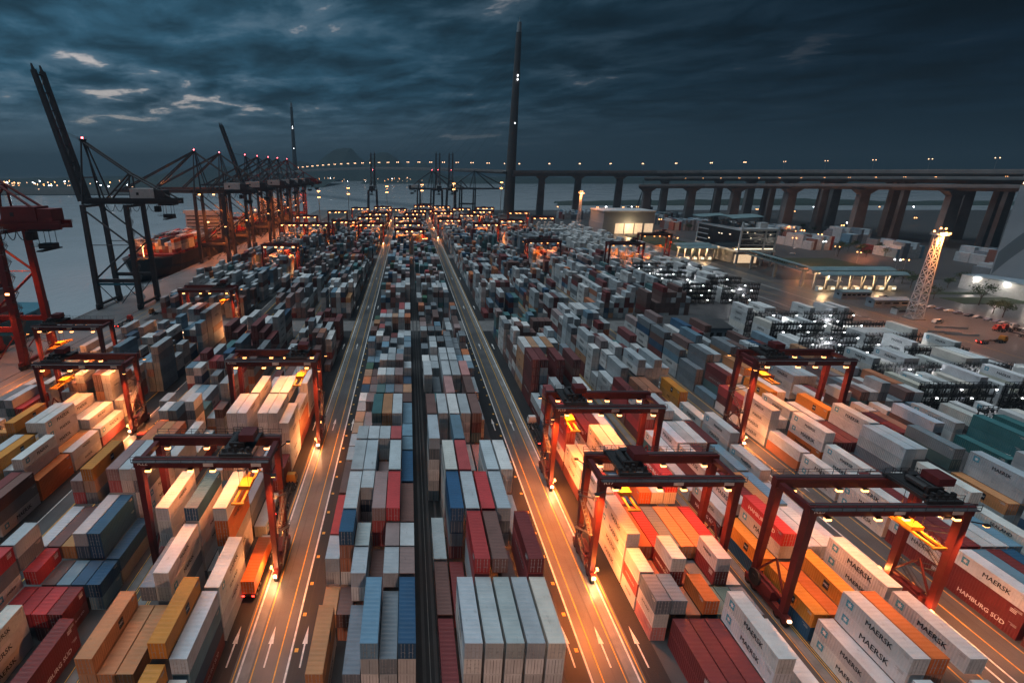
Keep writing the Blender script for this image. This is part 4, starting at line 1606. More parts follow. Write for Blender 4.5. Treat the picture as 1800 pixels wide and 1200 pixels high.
    rl.build('obstruction_lamp', M['lamp_red'], root)
    if lit > 0:
        for k, (lx, lz) in enumerate(((g * 0.4, Zg - 1.0), (-g * 0.6, Zg - 1.0), (g, 17.6), (-g, 17.6), (g, 30.0), (-g * 0.2, 34.0))):
            MB().box(lx - 0.8, lx + 0.8, -half - 0.55, -half + 0.1, lz, lz + 0.7).build('floodlight', M['lamp_sodium'], root)
        light('SPOT', (0, 0, Zg - 4), 45000 * lit, SOD, root, 1.5, 112, 0.8)
        light('SPOT', (g * 0.5, -half - 2, 26), 16000 * lit, SOD, root, 1.0, 130, 0.8)
    else:
        MB().box(g - 0.2, g + 0.2, -half + 0.1, -half + 0.4, Zg - 5, Zg - 4.4).build('floodlight', M['lamp_white'], root)
    tag(root, label, 'quay crane', 'ship-to-shore cranes along the quay')
    return root


sts(203.0, False, 'red quay crane with house and dangling cables beside a docked ship', 'sts_red', 2, back=21.5, lit=0.8, Zg=54.0, tz=25.0)
sts(299.0, True, 'dark quay crane with raised boom standing on open apron', 'sts_grey', 2, back=26, Zg=57.5, half=10.5, boom_len=66, ang=79.5)
sts(452.0, False, 'quay crane with lowered boom over ship, next beyond the raised-boom crane', 'sts_grey', 1, lit=2.2, back=26)
sts(512.0, False, 'second lowered-boom quay crane over the lit ship', 'sts_grey', 1, lit=2.4, back=26)
sts(592.0, True, 'quay crane with raised boom among lit lowered-boom cranes', 'sts_grey', 1, lit=2.6, back=26, boom_len=64, ang=74)
sts(690.0, False, 'lowered-boom quay crane, third from the far end of quay', 'sts_grey', 1, lit=3.0, back=26)
sts(738.0, False, 'second-last lowered-boom quay crane along the quay', 'sts_grey', 1, lit=3.0, back=26)
sts(640.0, False, 'lowered-boom quay crane just past the second raised boom', 'sts_grey', 1, lit=2.4, back=26)
sts(795.0, False, 'outermost lowered-boom quay crane, farthest along the quay', 'sts_red', 1, lit=3.0, back=26)
# cranes on the far berth, seen from behind with booms raised
for px_, Yq, up_, lab in ((655, 985, True, 'far-berth crane with raised boom, standing apart between mast lights'), (770, 990, True, 'far-berth crane with raised boom, first of the close pair'),
                          (793, 1000, True, 'far-berth crane with raised boom, second of the close pair'), (748, 995, False, 'far-berth crane with lowered boom beside the raised pair'),
                          (822, 1004, False, 'far-berth crane with lowered boom toward the bridge tower')):
    Xq = (px_ - 717) * (0.95 * Yq + 12) / 915
    o = sts(0, up_, lab, 'sts_grey', 0, xw=-13, xl=13, Zg=42, half=8.5, back=18, boom_len=62, base=(Xq, Yq), rot=R_(-90) if up_ else R_(160), ang=82)
    o['group'] = 'cranes on the far berth'

# ================================================================== high-mast lights
def mast_lattice(X, Y, Z, label, power, w0=2.6, w1=1.15):
    root = empty('light_mast', (X, Y, 0))
    post = MB()
    n = max(6, int(Z / 4.3))
    P = lambda k, sx, sy: (sx * (w0 + (w1 - w0) * k / n), sy * (w0 + (w1 - w0) * k / n), 0.6 + (Z - 2.6) * k / n)
    for sx in (-1, 1):
        for sy in (-1, 1):
            post.tube(P(0, sx, sy), P(n, sx, sy), 0.2, 5)
    post.build('mast_leg', M['white_metal'], root)
    br = MB()
    cs = ((-1, -1), (1, -1), (1, 1), (-1, 1))
    for k in range(n):
        for q in range(4):
            a, b = cs[q], cs[(q + 1) % 4]
            br.tube(P(k, *a), P(k + 1, *b), 0.085, 4)
            br.tube(P(k, *b), P(k + 1, *a), 0.085, 4)
            br.tube(P(k + 1, *a), P(k + 1, *b), 0.11, 4)
    br.build('lattice_brace', M['white_metal'], root)
    MB().box(-w0 - 0.8, w0 + 0.8, -w0 - 0.8, w0 + 0.8, 0, 0.6).build('footing', M['concrete'], root)
    h = MB().box(-2.6, 2.6, -2.6, 2.6, Z - 2.0, Z - 1.8)
    h.rails([(-2.6, -2.6, Z - 1.8), (2.6, -2.6, Z - 1.8), (2.6, 2.6, Z - 1.8), (-2.6, 2.6, Z - 1.8), (-2.6, -2.6, Z - 1.8)], step=1.3)
    for sx in (-1.3, 1.3):
        h.tube((sx, 0, Z - 1.8), (sx, 0, Z + 1.6), 0.12, 4)
    h.build('lamp_platform', M['white_metal'], root)
    for k, (lx, ly, lz) in enumerate(((-2.3, -2.7, -1.4), (0.2, -2.8, -1.3), (2.4, -2.7, -1.5), (-1.4, -1.0, 1.0), (1.2, -1.0, 0.8), (-2.8, 0.5, -0.6))):
        f = MB().box(lx - 0.55, lx + 0.55, ly - 0.1, ly + 0.35, Z + lz, Z + lz + 0.9).build('floodlight', M['dark_steel'], root)
        MB().box(lx - 0.5, lx + 0.5, ly - 0.16, ly - 0.1, Z + lz + 0.05, Z + lz + 0.85).build('lamp_glass', M['lamp_sodium'], f)
    light('SPOT', (0, -4.2, Z - 0.5), power, MASTC, root, 1.2, 150, 0.6)
    tag(root, label, 'light mast')
    return root


def mast_pole(X, Y, Z, label, power, two=True, spot=125, color=MASTC):
    root = empty('light_mast', (X, Y, 0))
    MB().tube((0, 0, 0), (0, 0, Z), 0.6, 8, 0.32).build('pole', M['galv'], root)
    for z in ((Z, Z - 9.0) if two else (Z,)):
        h = MB()
        h.cyl((0, 0, z), (0, 0, 1), 1.6, 0.25, 10)
        h.build('lamp_ring', M['galv'], root)
        lp = MB()
        for k in range(6):
            a = k * math.pi / 3
            lp.box(1.5 * math.cos(a) - 0.55, 1.5 * math.cos(a) + 0.55, 1.5 * math.sin(a) - 0.55, 1.5 * math.sin(a) + 0.55, z - 1.15, z - 0.13)
        lp.build('floodlight', M['lamp_sodium'], root)
    if power:
        light('POINT' if spot > 170 else 'SPOT', (0, 0, Z - 2.0), power, color, root, 1.4, spot, 0.7)
    tag(root, label, 'light mast', 'high masts with floodlights across the yard')
    return root


mast_lattice(270, 268, 46, 'white lattice light mast with orange lamps beside the service road', 130000)
for px_, ytop, ybase, lab in ((612, 330, 372, 'pole mast with two lamp rings by the far quay'), (680, 327, 378, 'pole mast with two lamp rings beside far-berth crane'),
                              (742, 324, 372, 'pole mast with two lamp rings between far-berth cranes'), (798, 322, 372, 'pole mast with two lamp rings by the far-berth crane pair'),
                              (882, 320, 372, 'pole mast with two lamp rings in front of bridge tower')):
    X, Y = gnd(px_, ybase)
    Y = min(Y, 860)
    X, Z = at_depth(px_, ytop, Y)
    mast_pole(X, Y, Z, lab, 60000)
X, Z = at_depth(560, 335, 800)
mast_pole(X, 800, Z, 'pole mast with two lamp rings beside the last quay cranes', 60000)
mast_pole(4.5, -48, 36, 'pole mast with two lamp rings at the near end of dark lane', 150000, spot=176, color=(1.0, 0.55, 0.38))
X, Z = at_depth(1022, 338, 700)
mast_lattice(X, 700, Z, 'small white lattice light mast in front of viaduct piers', 60000, 2.4, 1.0)

# ================================================================== cable-stayed bridge and viaducts
def tower(X, Y, Z, label, r0=9.5, r1=4.0):
    root = empty('bridge_tower', (X, Y, 0))
    sh = MB()
    hs = [0, 60, 75, 150, 240, Z - 14]
    for a, b in zip(hs[:-1], hs[1:]):
        f = lambda h: r0 + (r1 - r0) * h / Z
        sh.tube((0, 0, a), (0, 0, b), f(a), 20, f(b))
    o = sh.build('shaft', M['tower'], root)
    MB().tube((0, 0, Z - 13.98), (0, 0, Z), r1 * 0.98, 16, r1 * 0.8).tube((0, 0, Z), (0, 0, Z + 7), 0.4, 6).build('tower_head', M['galv'], root)
    lp = MB()
    for h in (Z * 0.74, Z * 0.72, Z * 0.5):
        lp.box(0.6, 1.6, -r0 * 0.75, -r0 * 0.75 + 1.2, h, h + 1.6)
    lp.build('obstruction_lamp', M['lamp_white'], root)
    MB().box(-16, 16, -14, 14, -4, 3).build('footing', M['concrete'], root)
    tag(root, label, 'bridge tower', 'single-column towers of the cable-stayed bridge')
    return root


T1, T2 = (176.0, 936.0), (-402.0, 1957.0)
tower(*T1, 297, 'tall tapered bridge tower rising beside the first viaduct piers')
tower(*T2, 297, 'far slender bridge tower across the channel, beyond the quay cranes')


def deck(name, pts, half, depth, label, piers=None, rail=True, pier_r=6.0, cap=True, mats='concrete', group=None):
    """pts: (X, Y, Z) of the road surface"""
    root = empty(name, (pts[0][0], pts[0][1], 0))
    off = Vector((pts[0][0], pts[0][1], 0))
    P = [Vector(p) - off for p in pts]
    N = []
    for k in range(len(P)):
        d = (P[min(k + 1, len(P) - 1)] - P[max(k - 1, 0)])
        d.z = 0
        d.normalize()
        N.append(Vector((d.y, -d.x, 0)))
    sec = [(-half, 0.0), (-half, -depth * 0.35), (-half * 0.45, -depth), (half * 0.45, -depth), (half, -depth * 0.35), (half, 0.0)]
    mb = MB()
    for k in range(len(P) - 1):
        for a in range(len(sec)):
            u, v = sec[a], sec[(a + 1) % len(sec)]
            mb.quad(P[k] + N[k] * u[0] + Vector((0, 0, u[1])), P[k] + N[k] * v[0] + Vector((0, 0, v[1])),
                    P[k + 1] + N[k + 1] * v[0] + Vector((0, 0, v[1])), P[k + 1] + N[k + 1] * u[0] + Vector((0, 0, u[1])))
    mb.build('deck', M[mats if name != 'viaduct' else 'viaduct'], root)
    for s in (-1, 1):
        pr = MB()
        for k in range(len(P) - 1):
            a0, a1 = P[k] + N[k] * (s * (half - 0.3)), P[k + 1] + N[k + 1] * (s * (half - 0.3))
            pr.quad(a0 - N[k] * 0.25, a1 - N[k + 1] * 0.25, a1 - N[k + 1] * 0.25 + Vector((0, 0, 1.3)), a0 - N[k] * 0.25 + Vector((0, 0, 1.3)))
            pr.quad(a1 + N[k + 1] * 0.25, a0 + N[k] * 0.25, a0 + N[k] * 0.25 + Vector((0, 0, 1.3)), a1 + N[k + 1] * 0.25 + Vector((0, 0, 1.3)))
            pr.quad(a0 - N[k] * 0.25 + Vector((0, 0, 1.3)), a1 - N[k + 1] * 0.25 + Vector((0, 0, 1.3)), a1 + N[k + 1] * 0.25 + Vector((0, 0, 1.3)), a0 + N[k] * 0.25 + Vector((0, 0, 1.3)))
        pr.build('parapet', M['concrete'], root)
    # piers
    if piers:
        L = [0]
        for a, b in zip(P[:-1], P[1:]):
            L.append(L[-1] + (b - a).length)
        for s in piers:
            k = max(i for i in range(len(L) - 1) if L[i] <= s + 1e-6)
            u = (s - L[k]) / (L[k + 1] - L[k])
            p = P[k].lerp(P[k + 1], u)
            nn = N[k].lerp(N[k + 1], u).normalized()
            zt = p.z - depth
            pr = MB()
            ax = pier_r
            pr.frustum((p.x, p.y, 0), ax, ax * 0.55, (p.x, p.y, zt - (5.0 if cap else 0.0)), ax * 0.82, ax * 0.5)
            if cap:
                pr.frustum((p.x, p.y, zt - 4.98), ax * 0.82, ax * 0.5, (p.x, p.y, zt + 0.2), ax * 1.75, ax * 0.8)
            pr.build('pier', M['viaduct'], root)
    tag(root, label, 'bridge', group)
    return root, [Vector(p) for p in pts]


def arc(p0, p1, n, z0, z1, sag):
    out = []
    for k in range(n + 1):
        u = k / n
        out.append((p0[0] + (p1[0] - p0[0]) * u, p0[1] + (p1[1] - p0[1]) * u, z0 + (z1 - z0) * u + sag * 4 * u * (1 - u)))
    return out


main = arc(T1, T2, 20, 74, 72, 9)
mainL = [(p[0] - 0, p[1], p[2]) for p in main]
deck('bridge_span', mainL, 17, 4.5, 'long bridge span arching between the two towers', None)
deck('bridge_span', arc(T2, (T2[0] - 300, T2[1] + 420), 6, 72, 58, 0), 17, 4.5, 'bridge span beyond the far tower falling to the far shore', [60, 130, 200, 270, 340, 410, 480])
# stay cables: one fan a tower
for (tx, ty), (ex, ey), zt in ((T1, T2, 73), (T2, T1, 73)):
    mb = MB()
    for k in range(1, 13):
        f = 0.04 + 0.037 * k
        p = (tx + (ex - tx) * f, ty + (ey - ty) * f, zt + 4)
        mb.tube((tx, ty, 170 + k * 9), p, 0.12, 3)
    o = mb.build('stay_cables', M['rail'])
    tag(o, 'thin fan of stay cables on the tower by the viaduct' if ty < 1000 else 'thin fan of stay cables on the far tower', 'cables')
VI = [(176, 936, 74), (240, 940, 74), (330, 940, 74), (420, 925, 74), (480, 880, 74.5), (525, 800, 75), (555, 700, 75), (585, 580, 75), (610, 470, 75), (640, 330, 75), (670, 180, 75)]
_, vi = deck('viaduct', VI, 17, 8.0, 'upper viaduct deck running from the bridge tower over piers', [55, 118, 188, 262, 345, 420, 500, 585, 680, 770], pier_r=6.0, group='stacked viaduct decks')
deck('viaduct', [(395, 905, 64), (470, 850, 65), (512, 770, 66), (540, 690, 67), (568, 590, 68), (592, 480, 68.5), (620, 330, 69)], 11, 5.0, 'middle viaduct ramp beneath the upper deck', [30, 110, 190, 260, 350, 440], pier_r=4.2, group='stacked viaduct decks')
deck('viaduct', [(372, 870, 53), (450, 815, 55), (492, 735, 57), (522, 650, 59), (548, 560, 60.5), (570, 470, 62), (600, 330, 64)], 10, 5.0, 'lowest viaduct ramp crossing above the office block', [12, 75, 140, 215, 300, 385, 450], pier_r=6.8, group='stacked viaduct decks')
deck('viaduct', [(560, 900, 66), (585, 800, 66), (612, 690, 66), (640, 560, 66), (668, 430, 66), (700, 280, 66)], 14, 5.0, 'outer viaduct deck behind the upper deck', [10, 80, 150, 225, 300, 380, 460], pier_r=6.8, group='stacked viaduct decks')

# street lamps
sl_mb = MB().tube((0, 0, 0), (0, 0, 11.5), 0.14, 5, 0.09).tube((0, 0, 11.5), (0, 2.2, 12.2), 0.08, 4).tube((0, 0, 11.5), (0, -2.2, 12.2), 0.08, 4).mesh('pole', M['galv'])
LAMPH = {}


def lamp_head(r, key):
    k = (r, key)
    if k not in LAMPH:
        mb = MB()
        for y in (-2.2, 2.2):
            mb.tube((0, y, 12.2 - r), (0, y, 12.2 + r), r, 8, r * 0.8)
        LAMPH[k] = mb.mesh('lamp_head', M[key])
    return LAMPH[k]


def street_lamp(p, r, key, label, group, ang=0.0, s=1.0):
    root = empty('street_lamp', p, ang)
    root.scale = (s, s, s)
    link('pole', sl_mb, root)
    link('lamp_head', lamp_head(r, key), root)
    tag(root, label, 'street lamp', group)
    return root


for k in range(24):
    u = (k + 0.3) / 24
    i = int(u * 20)
    p = Vector(main[i]).lerp(Vector(main[i + 1]), u * 20 - i)
    street_lamp(p, 0.7 + 0.6 * u, 'lamp_warm', 'twin-arm street lamp lit on the arching bridge span', 'street lamps on the bridge span', R_(60))
cum = [0]
for a, b in zip(vi[:-1], vi[1:]):
    cum.append(cum[-1] + (b - a).length)
s = 14
while s < 860:
    k = max(i for i in range(len(cum) - 1) if cum[i] <= s)
    p = vi[k].lerp(vi[k + 1], (s - cum[k]) / (cum[k + 1] - cum[k]))
    street_lamp(p, 0.7 if s < 400 else 0.42, 'lamp_warm', 'twin-arm street lamp lit along the upper viaduct deck', 'street lamps on the viaduct', 0, 1.0)
    s += 52 if s < 330 else 58
# lamps on the lower ramps and roads under the viaduct
for k in range(18):
    u = k / 17
    X, Y = 400 + 195 * u ** 0.8, 905 - 430 * u
    street_lamp((X, Y, 56.5 + 8 * u), 0.42, 'lamp_sodium', 'small lamp lit on the ramps under the upper viaduct deck', 'lamps on the ramps', R_(rnd.uniform(-20, 20)), 0.5)
gl = [(1225, 428), (1250, 372), (1190, 425), (1330, 368), (1375, 352), (1388, 352), (1400, 412), (1410, 410), (1395, 425), (1440, 418), (1455, 408), (1480, 400), (1490, 395), (1385, 360), (1520, 356), (1545, 345),
      (1560, 350), (1605, 360), (1500, 415), (1508, 453), (1575, 468), (1590, 468), (1448, 432), (1470, 442), (1548, 392), (1608, 385), (1430, 355), (1450, 350), (1395, 372), (1290, 378), (1205, 395), (1160, 388), (1175, 384), (1110, 362), (1095, 364), (1050, 364), (980, 361), (1065, 362), (1100, 368), (1120, 358)]
for px_, py_ in gl:
    X, Y = gnd(px_, min(max(py_ + 9, 372), 480))
    Y = min(Y, 1030)
    X = (px_ - 717) * (0.95 * Y + 22) / 915
    street_lamp((X, Y, 0), 0.75 if Y > 550 else 0.5, 'lamp_sodium' if rnd.random() < 0.75 else 'lamp_white', 'street lamp lit on the ground roads between viaduct piers', 'street lamps on the ground roads', rnd.uniform(0, 3), 0.75)
for X, Y in ((330, 430), (300, 520), (360, 560), (420, 480), (460, 640), (330, 690), (500, 560)):
    light('POINT', (X, Y, 11), 12000, MASTC, None, 0.6, name='street_lamp_light')
# lamps on the far shore
fl = MB().tube((0, 0, 0), (0, 0, 22), 0.5, 5).mesh('pole', M['galv'])
hb = {k: MB().tube((0, 0, 20.5), (0, 0, 24.5), 2.5, 8, 2.0).mesh('lamp_head', M[k]) for k in ('lamp_sodium', 'lamp_warm', 'lamp_white')}
rr2 = random.Random(9)
for k in range(92):
    if k < 64:
        px_ = rr2.choice((rr2.uniform(0, 240), rr2.uniform(0, 560), rr2.uniform(0, 130)))
        Y = rr2.uniform(2350, 2640) if rr2.random() < 0.75 else rr2.uniform(1850, 2350)
    else:
        px_ = rr2.uniform(560, 760)
        Y = rr2.uniform(3300, 3390)
    X = (px_ - 717) * (0.95 * Y + 20) / 915
    root = empty('shore_lamp', (X, Y, -2 if Y < 2640 else 0))
    key = rr2.choice(('lamp_sodium', 'lamp_warm', 'lamp_warm', 'lamp_white'))
    s = rr2.uniform(0.45, 1.25) if px_ < 300 else rr2.uniform(0.35, 0.7)
    root.scale = (s, s, rr2.uniform(0.5, 1.5))
    link('pole', fl, root)
    link('lamp_head', hb[key], root)
    tag(root, 'lit harbour lamp on the far shore across the water', 'lamp', 'harbour lamps on the far shore')
# low piers on the far side carrying the lamps in front of the shore
o = MB().box(-2900, -880, 1830, 2660, -5, -1.2).build('far_quay', M['land'])
structure(o)

# ================================================================== buildings
def office():
    root = empty('office_building', (270, 428, 0))
    W, D, z0, z1 = 30.0, 66.0, 11.5, 30.5
    MB().box(0.4, W - 0.4, 0.4, D - 0.4, z0 + 0.2, z1 - 1.2).build('wall', M['dark_glass'], root)
    fr = MB()
    for x in (0.0, W * 0.66, W - 1.2):
        fr.box(x, x + 1.2, -0.2, 1.0, z0 + 1.4, z1 - 1.8)
    for y in (D - 1.2,):
        fr.box(-0.2, 1.0, y, y + 1.2, z0 + 1.4, z1 - 1.8)
    fr.build('corner_post', M['white_metal'], root)
    for k, z in enumerate((z0, z1 - 1.8)):
        MB().box(-0.4, W + 0.4, -0.6, D + 0.3, z, z + (1.4 if k == 0 else 1.8)).build('slab_edge', M['white_metal'], root)
    for z in (z0 + 5.6, z0 + 10.3, z0 + 14.6):
        MB().box(-0.1, W + 0.1, -0.25, 0.35, z, z + 0.5).build('floor_band', M['white_metal'], root)
    for k in range(3):
        MB().box(-0.25, 0.35, D * 0.72, D - 1.3, z0 + 4.8 + k * 4.3, z0 + 5.4 + k * 4.3).build('floor_band', M['white_metal'], root)
    for (x0, x1, z) in ((1.4, 19.5, z0 + 2.2), (21.2, 28.6, z0 + 2.2)):
        MB().box(x0, x1, 0.33, 0.39, z, z + 0.9).build('window', M['lit_strip'], root)
    for (x, z) in ((5, 27.0), (11, 26.3), (24, 25.2), (16, 21.6), (8.5, 22.5)):
        MB().box(x, x + 0.9, 0.33, 0.39, z, z + 0.8).build('window', M['lit_strip'], root)
    for (y, z) in ((14, 24.0), (26, 23.4), (30, 23.4), (44, 17.5)):
        MB().box(0.33, 0.39, y, y + 2.0, z, z + 0.7).build('window', M['lit_strip'], root)
    for x in (0.8, W * 0.7, W - 0.8):
        for y in (0.6, D * 0.5, D - 0.8):
            MB().tube((x, y, 0), (x, y, z0 - 0.02), 0.9, 8).build('column', M['concrete'], root)
    MB().box(6, W - 3, 14, D - 8, 0, z0 - 0.05).build('lobby', M['concrete'], root)
    MB().box(7, W - 4, 13.93, 13.99, 0.4, z0 - 4).build('lobby_window', M['lit_room'], root)
    # rooftop plant and wave canopy
    pl = MB()
    rq = random.Random(3)
    for k in range(14):
        x, y = rq.uniform(2, W - 5), rq.uniform(4, D - 8)
        pl.box(x, x + rq.uniform(2, 4), y, y + rq.uniform(2, 5), z1 + 0.02, z1 + rq.uniform(1.2, 3.4))
    pl.build('roof_plant', M['galv'], root)
    MB().box(0.3, 1.5, 0.4, 1.6, z1 + 0.02, z1 + 5.2).box(W * 0.55, W * 0.55 + 6, 3, 9, z1 + 0.02, z1 + 4.4).build('roof_house', M['white_metal'], root)
    cv = MB()
    n = 14
    prev = None
    for k in range(n + 1):
        u = k / n
        y = 8 + u * (D - 2)
        z = z1 + 6.2 + 1.8 * math.sin(u * math.pi * 1.7 + 0.4)
        a, b = Vector((-4, y, z)), Vector((W * 0.72, y, z + 1.4))
        if prev:
            cv.quad(prev[0], prev[1], b, a)
            cv.quad(a + Vector((0, 0, 0.4)), b + Vector((0, 0, 0.4)), prev[1] + Vector((0, 0, 0.4)), prev[0] + Vector((0, 0, 0.4)))
        prev = (a, b)
    cv.build('canopy_roof', M['roof_teal'], root)
    ps = MB()
    for y in (12, 30, 50, 68):
        ps.tube((2, min(y, D - 3), z1), (-2, y, z1 + 5.0), 0.25, 5).tube((2, min(y, D - 3), z1), (4, y, z1 + 5.2), 0.25, 5)
    ps.build('canopy_strut', M['white_metal'], root)
    tag(root, 'dark glass office block in a white frame with wave canopy roof', 'office building')


office()


def shed(name, x0, x1, y0, y1, h, label, roofm, wallm, windows=0, lit=False, base=0.0):
    root = empty(name, (x0, y0, 0))
    W, D = x1 - x0, y1 - y0
    MB().box(0, W, 0, D, base, h).build('wall', M[wallm], root)
    rf = MB()
    rf.poly([(-0.5, -0.5, h + 0.02), (W + 0.5, -0.5, h + 0.02), (W + 0.5, D / 2, h + 1.2), (-0.5, D / 2, h + 1.2)])
    rf.poly([(-0.5, D / 2, h + 1.2), (W + 0.5, D / 2, h + 1.2), (W + 0.5, D + 0.5, h + 0.02), (-0.5, D + 0.5, h + 0.02)])
    rf.poly([(-0.5, -0.5, h + 0.02), (-0.5, D / 2, h + 1.2), (-0.5, D + 0.5, h + 0.02)])
    rf.poly([(W + 0.5, -0.5, h + 0.02), (W + 0.5, D + 0.5, h + 0.02), (W + 0.5, D / 2, h + 1.2)])
    rf.build('roof', M[roofm], root)
    for k in range(windows):
        xx = (k + 0.5) * W / windows
        wd = MB().box(xx - W / windows * 0.33, xx + W / windows * 0.33, -0.06, 0.02, base + h * 0.45, base + h * 0.72).build('window', M['lit_room'] if lit else M['dark_glass'], root)
        MB().box(xx - W / windows * 0.36, xx + W / windows * 0.36, -0.12, -0.062, base + h * 0.40, base + h * 0.45).build('sill', M['white_metal'], wd)
    for k in range(int(D / 6) if windows else 0):
        yy = 3 + k * 6
        MB().box(-0.06, 0.02, yy - 0.9, yy + 0.9, base + h * 0.5, base + h * 0.74).build('window', M['dark_glass'], root)
    tag(root, label, 'building')
    return root


# flat white yard building at the cross aisle
b = shed('yard_building', 112, 146, 224, 245, 8.0, 'white yard building with dark flat roof and rows of small windows', 'asphalt', 'facade', 9)
# big warehouse with open lit bays
w = empty('warehouse', (241, 655, 0))
MB().box(0, 62, 0.5, 50, 13.5, 27).build('wall', M['facade'], w)
MB().box(-1, 63, -0.8, 51, 27.02, 28.4).build('roof', M['white_metal'], w)
MB().box(-0.6, 14, 0, 50.5, 0, 13.48).build('side_wall', M['facade'], w)
for k in range(4):
    MB().box(15 + k * 12.0, 26 + k * 12.0 - (1.2 if k == 2 else 0), 0.9, 1.0, 0.6, 13.2 if k != 2 else 16.0).build('lit_bay', M['lit_room'], w)
for k in range(5):
    MB().box(14 + k * 12.0, 15 + k * 12.0, 0.2, 1.4, 0, 13.48).build('column', M['concrete'], w)
tag(w, 'grey warehouse with four tall lit loading bays', 'warehouse')
light('POINT', (272, 648, 10), 9000, WARM, None, 2, name='bay_light')


def canopy(x0, x1, y0, y1, z, label, nstrut, power):
    root = empty('gate_canopy', (x0, y0, 0))
    W, D = x1 - x0, y1 - y0
    for (ya, yb, dz) in ((0, D * 0.42, 0.0), (D * 0.46, D, 1.2)):
        mb = MB()
        n = 6
        pr = None
        for k in range(n + 1):
            u = k / n
            y = ya + (yb - ya) * u
            zz = z + dz + 1.4 * math.sin(math.pi * u)
            if pr:
                mb.quad((0, pr[0], pr[1]), (W, pr[0], pr[1]), (W, y, zz), (0, y, zz))
                mb.quad((0, y, zz - 0.35), (W, y, zz - 0.35), (W, pr[0], pr[1] - 0.35), (0, pr[0], pr[1] - 0.35))
            pr = (y, zz)
        mb.box(0, W, ya - 0.2, ya, z + dz - 0.5, z + dz + 0.05).box(0, W, yb, yb + 0.2, z + dz - 0.5, z + dz + 0.05)
        mb.build('roof', M['roof_teal'], root)
    for k in range(nstrut):
        x = (k + 0.5) * W / nstrut
        for s in (-1, 1):
            MB().tube((x, D / 2, 0), (x + s * W / nstrut * 0.30, D / 2 + s * D * 0.2, z), 0.35, 6).build('strut', M['white_metal'], root)
        kb = MB().box(x - 1.6, x + 1.6, D * 0.2, D * 0.32, 0.01, 3.2).build('gate_booth', M['white_metal'], root)
        MB().box(x - 1.3, x + 1.3, D * 0.2 - 0.05, D * 0.2 - 0.005, 1.2, 2.6).build('window', M['lit_strip'], kb)
        MB().box(x - 1.6, x + 1.6, D * 0.42, D * 0.5, z - 0.75, z - 0.5).build('ceiling_lamp', M['lamp_warm'], root)
    for k in range(3):
        light('POINT', (W * (k + 0.5) / 3, D * 0.35, z - 2.5), power, WARM, root, 1.0)
    tag(root, label, 'gate canopy')


canopy(266, 322, 330, 352, 11.5, 'long truck-gate canopy with lit booths and slanted struts by the service road', 7, 5200)
canopy(236, 268, 452, 474, 11.5, 'shorter truck-gate canopy with lit booths beside the office block', 5, 4500)
# footbridge between office and canopy
fb = empty('footbridge', (277, 426, 0))
fp = MB()
a, b_ = Vector((0, 0, 10.5)), Vector((-9, -78, 10.5))
fp.beam(a + Vector((0, 0, 0.3)), b_ + Vector((0, 0, 0.3)), 0.8)
dv = (b_ - a).normalized()
sd = Vector((dv.y, -dv.x, 0))
for s in (-1.6, 1.6):
    fp.beam(a + sd * s + Vector((0, 0, 0.35)), b_ + sd * s + Vector((0, 0, 0.35)), 0.5).beam(a + sd * s + Vector((0, 0, 3.1)), b_ + sd * s + Vector((0, 0, 3.1)), 0.35)
    for k in range(27):
        p = a.lerp(b_, k / 26) + sd * s
        fp.beam(p + Vector((0, 0, 0.4)), p + Vector((0, 0, 3.1)), 0.14)
fp.quad(a - sd * 1.6 + Vector((0, 0, 0.72)), b_ - sd * 1.6 + Vector((0, 0, 0.72)), b_ + sd * 1.6 + Vector((0, 0, 0.72)), a + sd * 1.6 + Vector((0, 0, 0.72)))
fp.build('span', M['roof_teal'], fb)
rfm = MB()
rfm.quad(a - sd * 2 + Vector((0, 0, 3.5)), a + sd * 2 + Vector((0, 0, 3.5)), b_ + sd * 2 + Vector((0, 0, 3.5)), b_ - sd * 2 + Vector((0, 0, 3.5)))
rfm.build('roof', M['roof_teal'], fb)
for f in (0.12, 0.55, 0.98):
    p = a.lerp(b_, f)
    MB().box(p.x - 0.8, p.x + 0.8, p.y - 0.8, p.y + 0.8, 0, 10.4).build('pier', M['concrete'], fb)
tag(fb, 'covered footbridge linking the office block to the truck-gate canopy', 'footbridge')
shed('guard_shed', 266, 284, 312, 318, 4.5, 'low grey shed nearest the long truck-gate canopy', 'roof_teal', 'facade', 6)
shed('guard_shed', 268, 288, 291, 297, 4.5, 'low grey shed with a lamp, between canopy and mast', 'facade', 'facade', 4)
shed('site_cabin', 268, 280, 276, 280, 3.2, 'small dark-roofed site cabin at the foot of lattice mast', 'maroon_roof' if 'maroon_roof' in M else 'land', 'white_metal', 2)
# tall pale building at the right edge with a printed facade
tb = empty('tall_building', (388, 292, 0))
MB().box(0, 60, 0, 52, 0, 66).build('wall', M['facade'], tb)
for k, (z0, z1, mm) in enumerate(((66.02, 71, 'dark_glass'), (71.02, 74, 'facade'), (74.02, 79, 'dark_glass'), (79.02, 82, 'facade'), (82.02, 86.5, 'dark_glass'), (86.52, 88, 'facade_dark'))):
    MB().box(1.0 if mm == 'dark_glass' else 0, 60, 1.0 if mm == 'dark_glass' else 0, 52, z0, z1).build('storey_band', M[mm], tb)
sw = MB()
prev = None
for k in range(15):
    u = k / 14
    x = u * 59 + 0.5
    z0, z1 = 30 + 16 * math.sin(u * 2.6) - 2 * u, 38 + 20 * math.sin(u * 2.6 + 0.15)
    if prev:
        sw.quad((prev[0], -0.05, prev[1]), (x, -0.05, z0), (x, -0.05, z1), (prev[0], -0.05, prev[2]))
    prev = (x, z0, z1)
sw.build('facade_print', M['facade_dark'], tb)
sw = MB()
prev = None
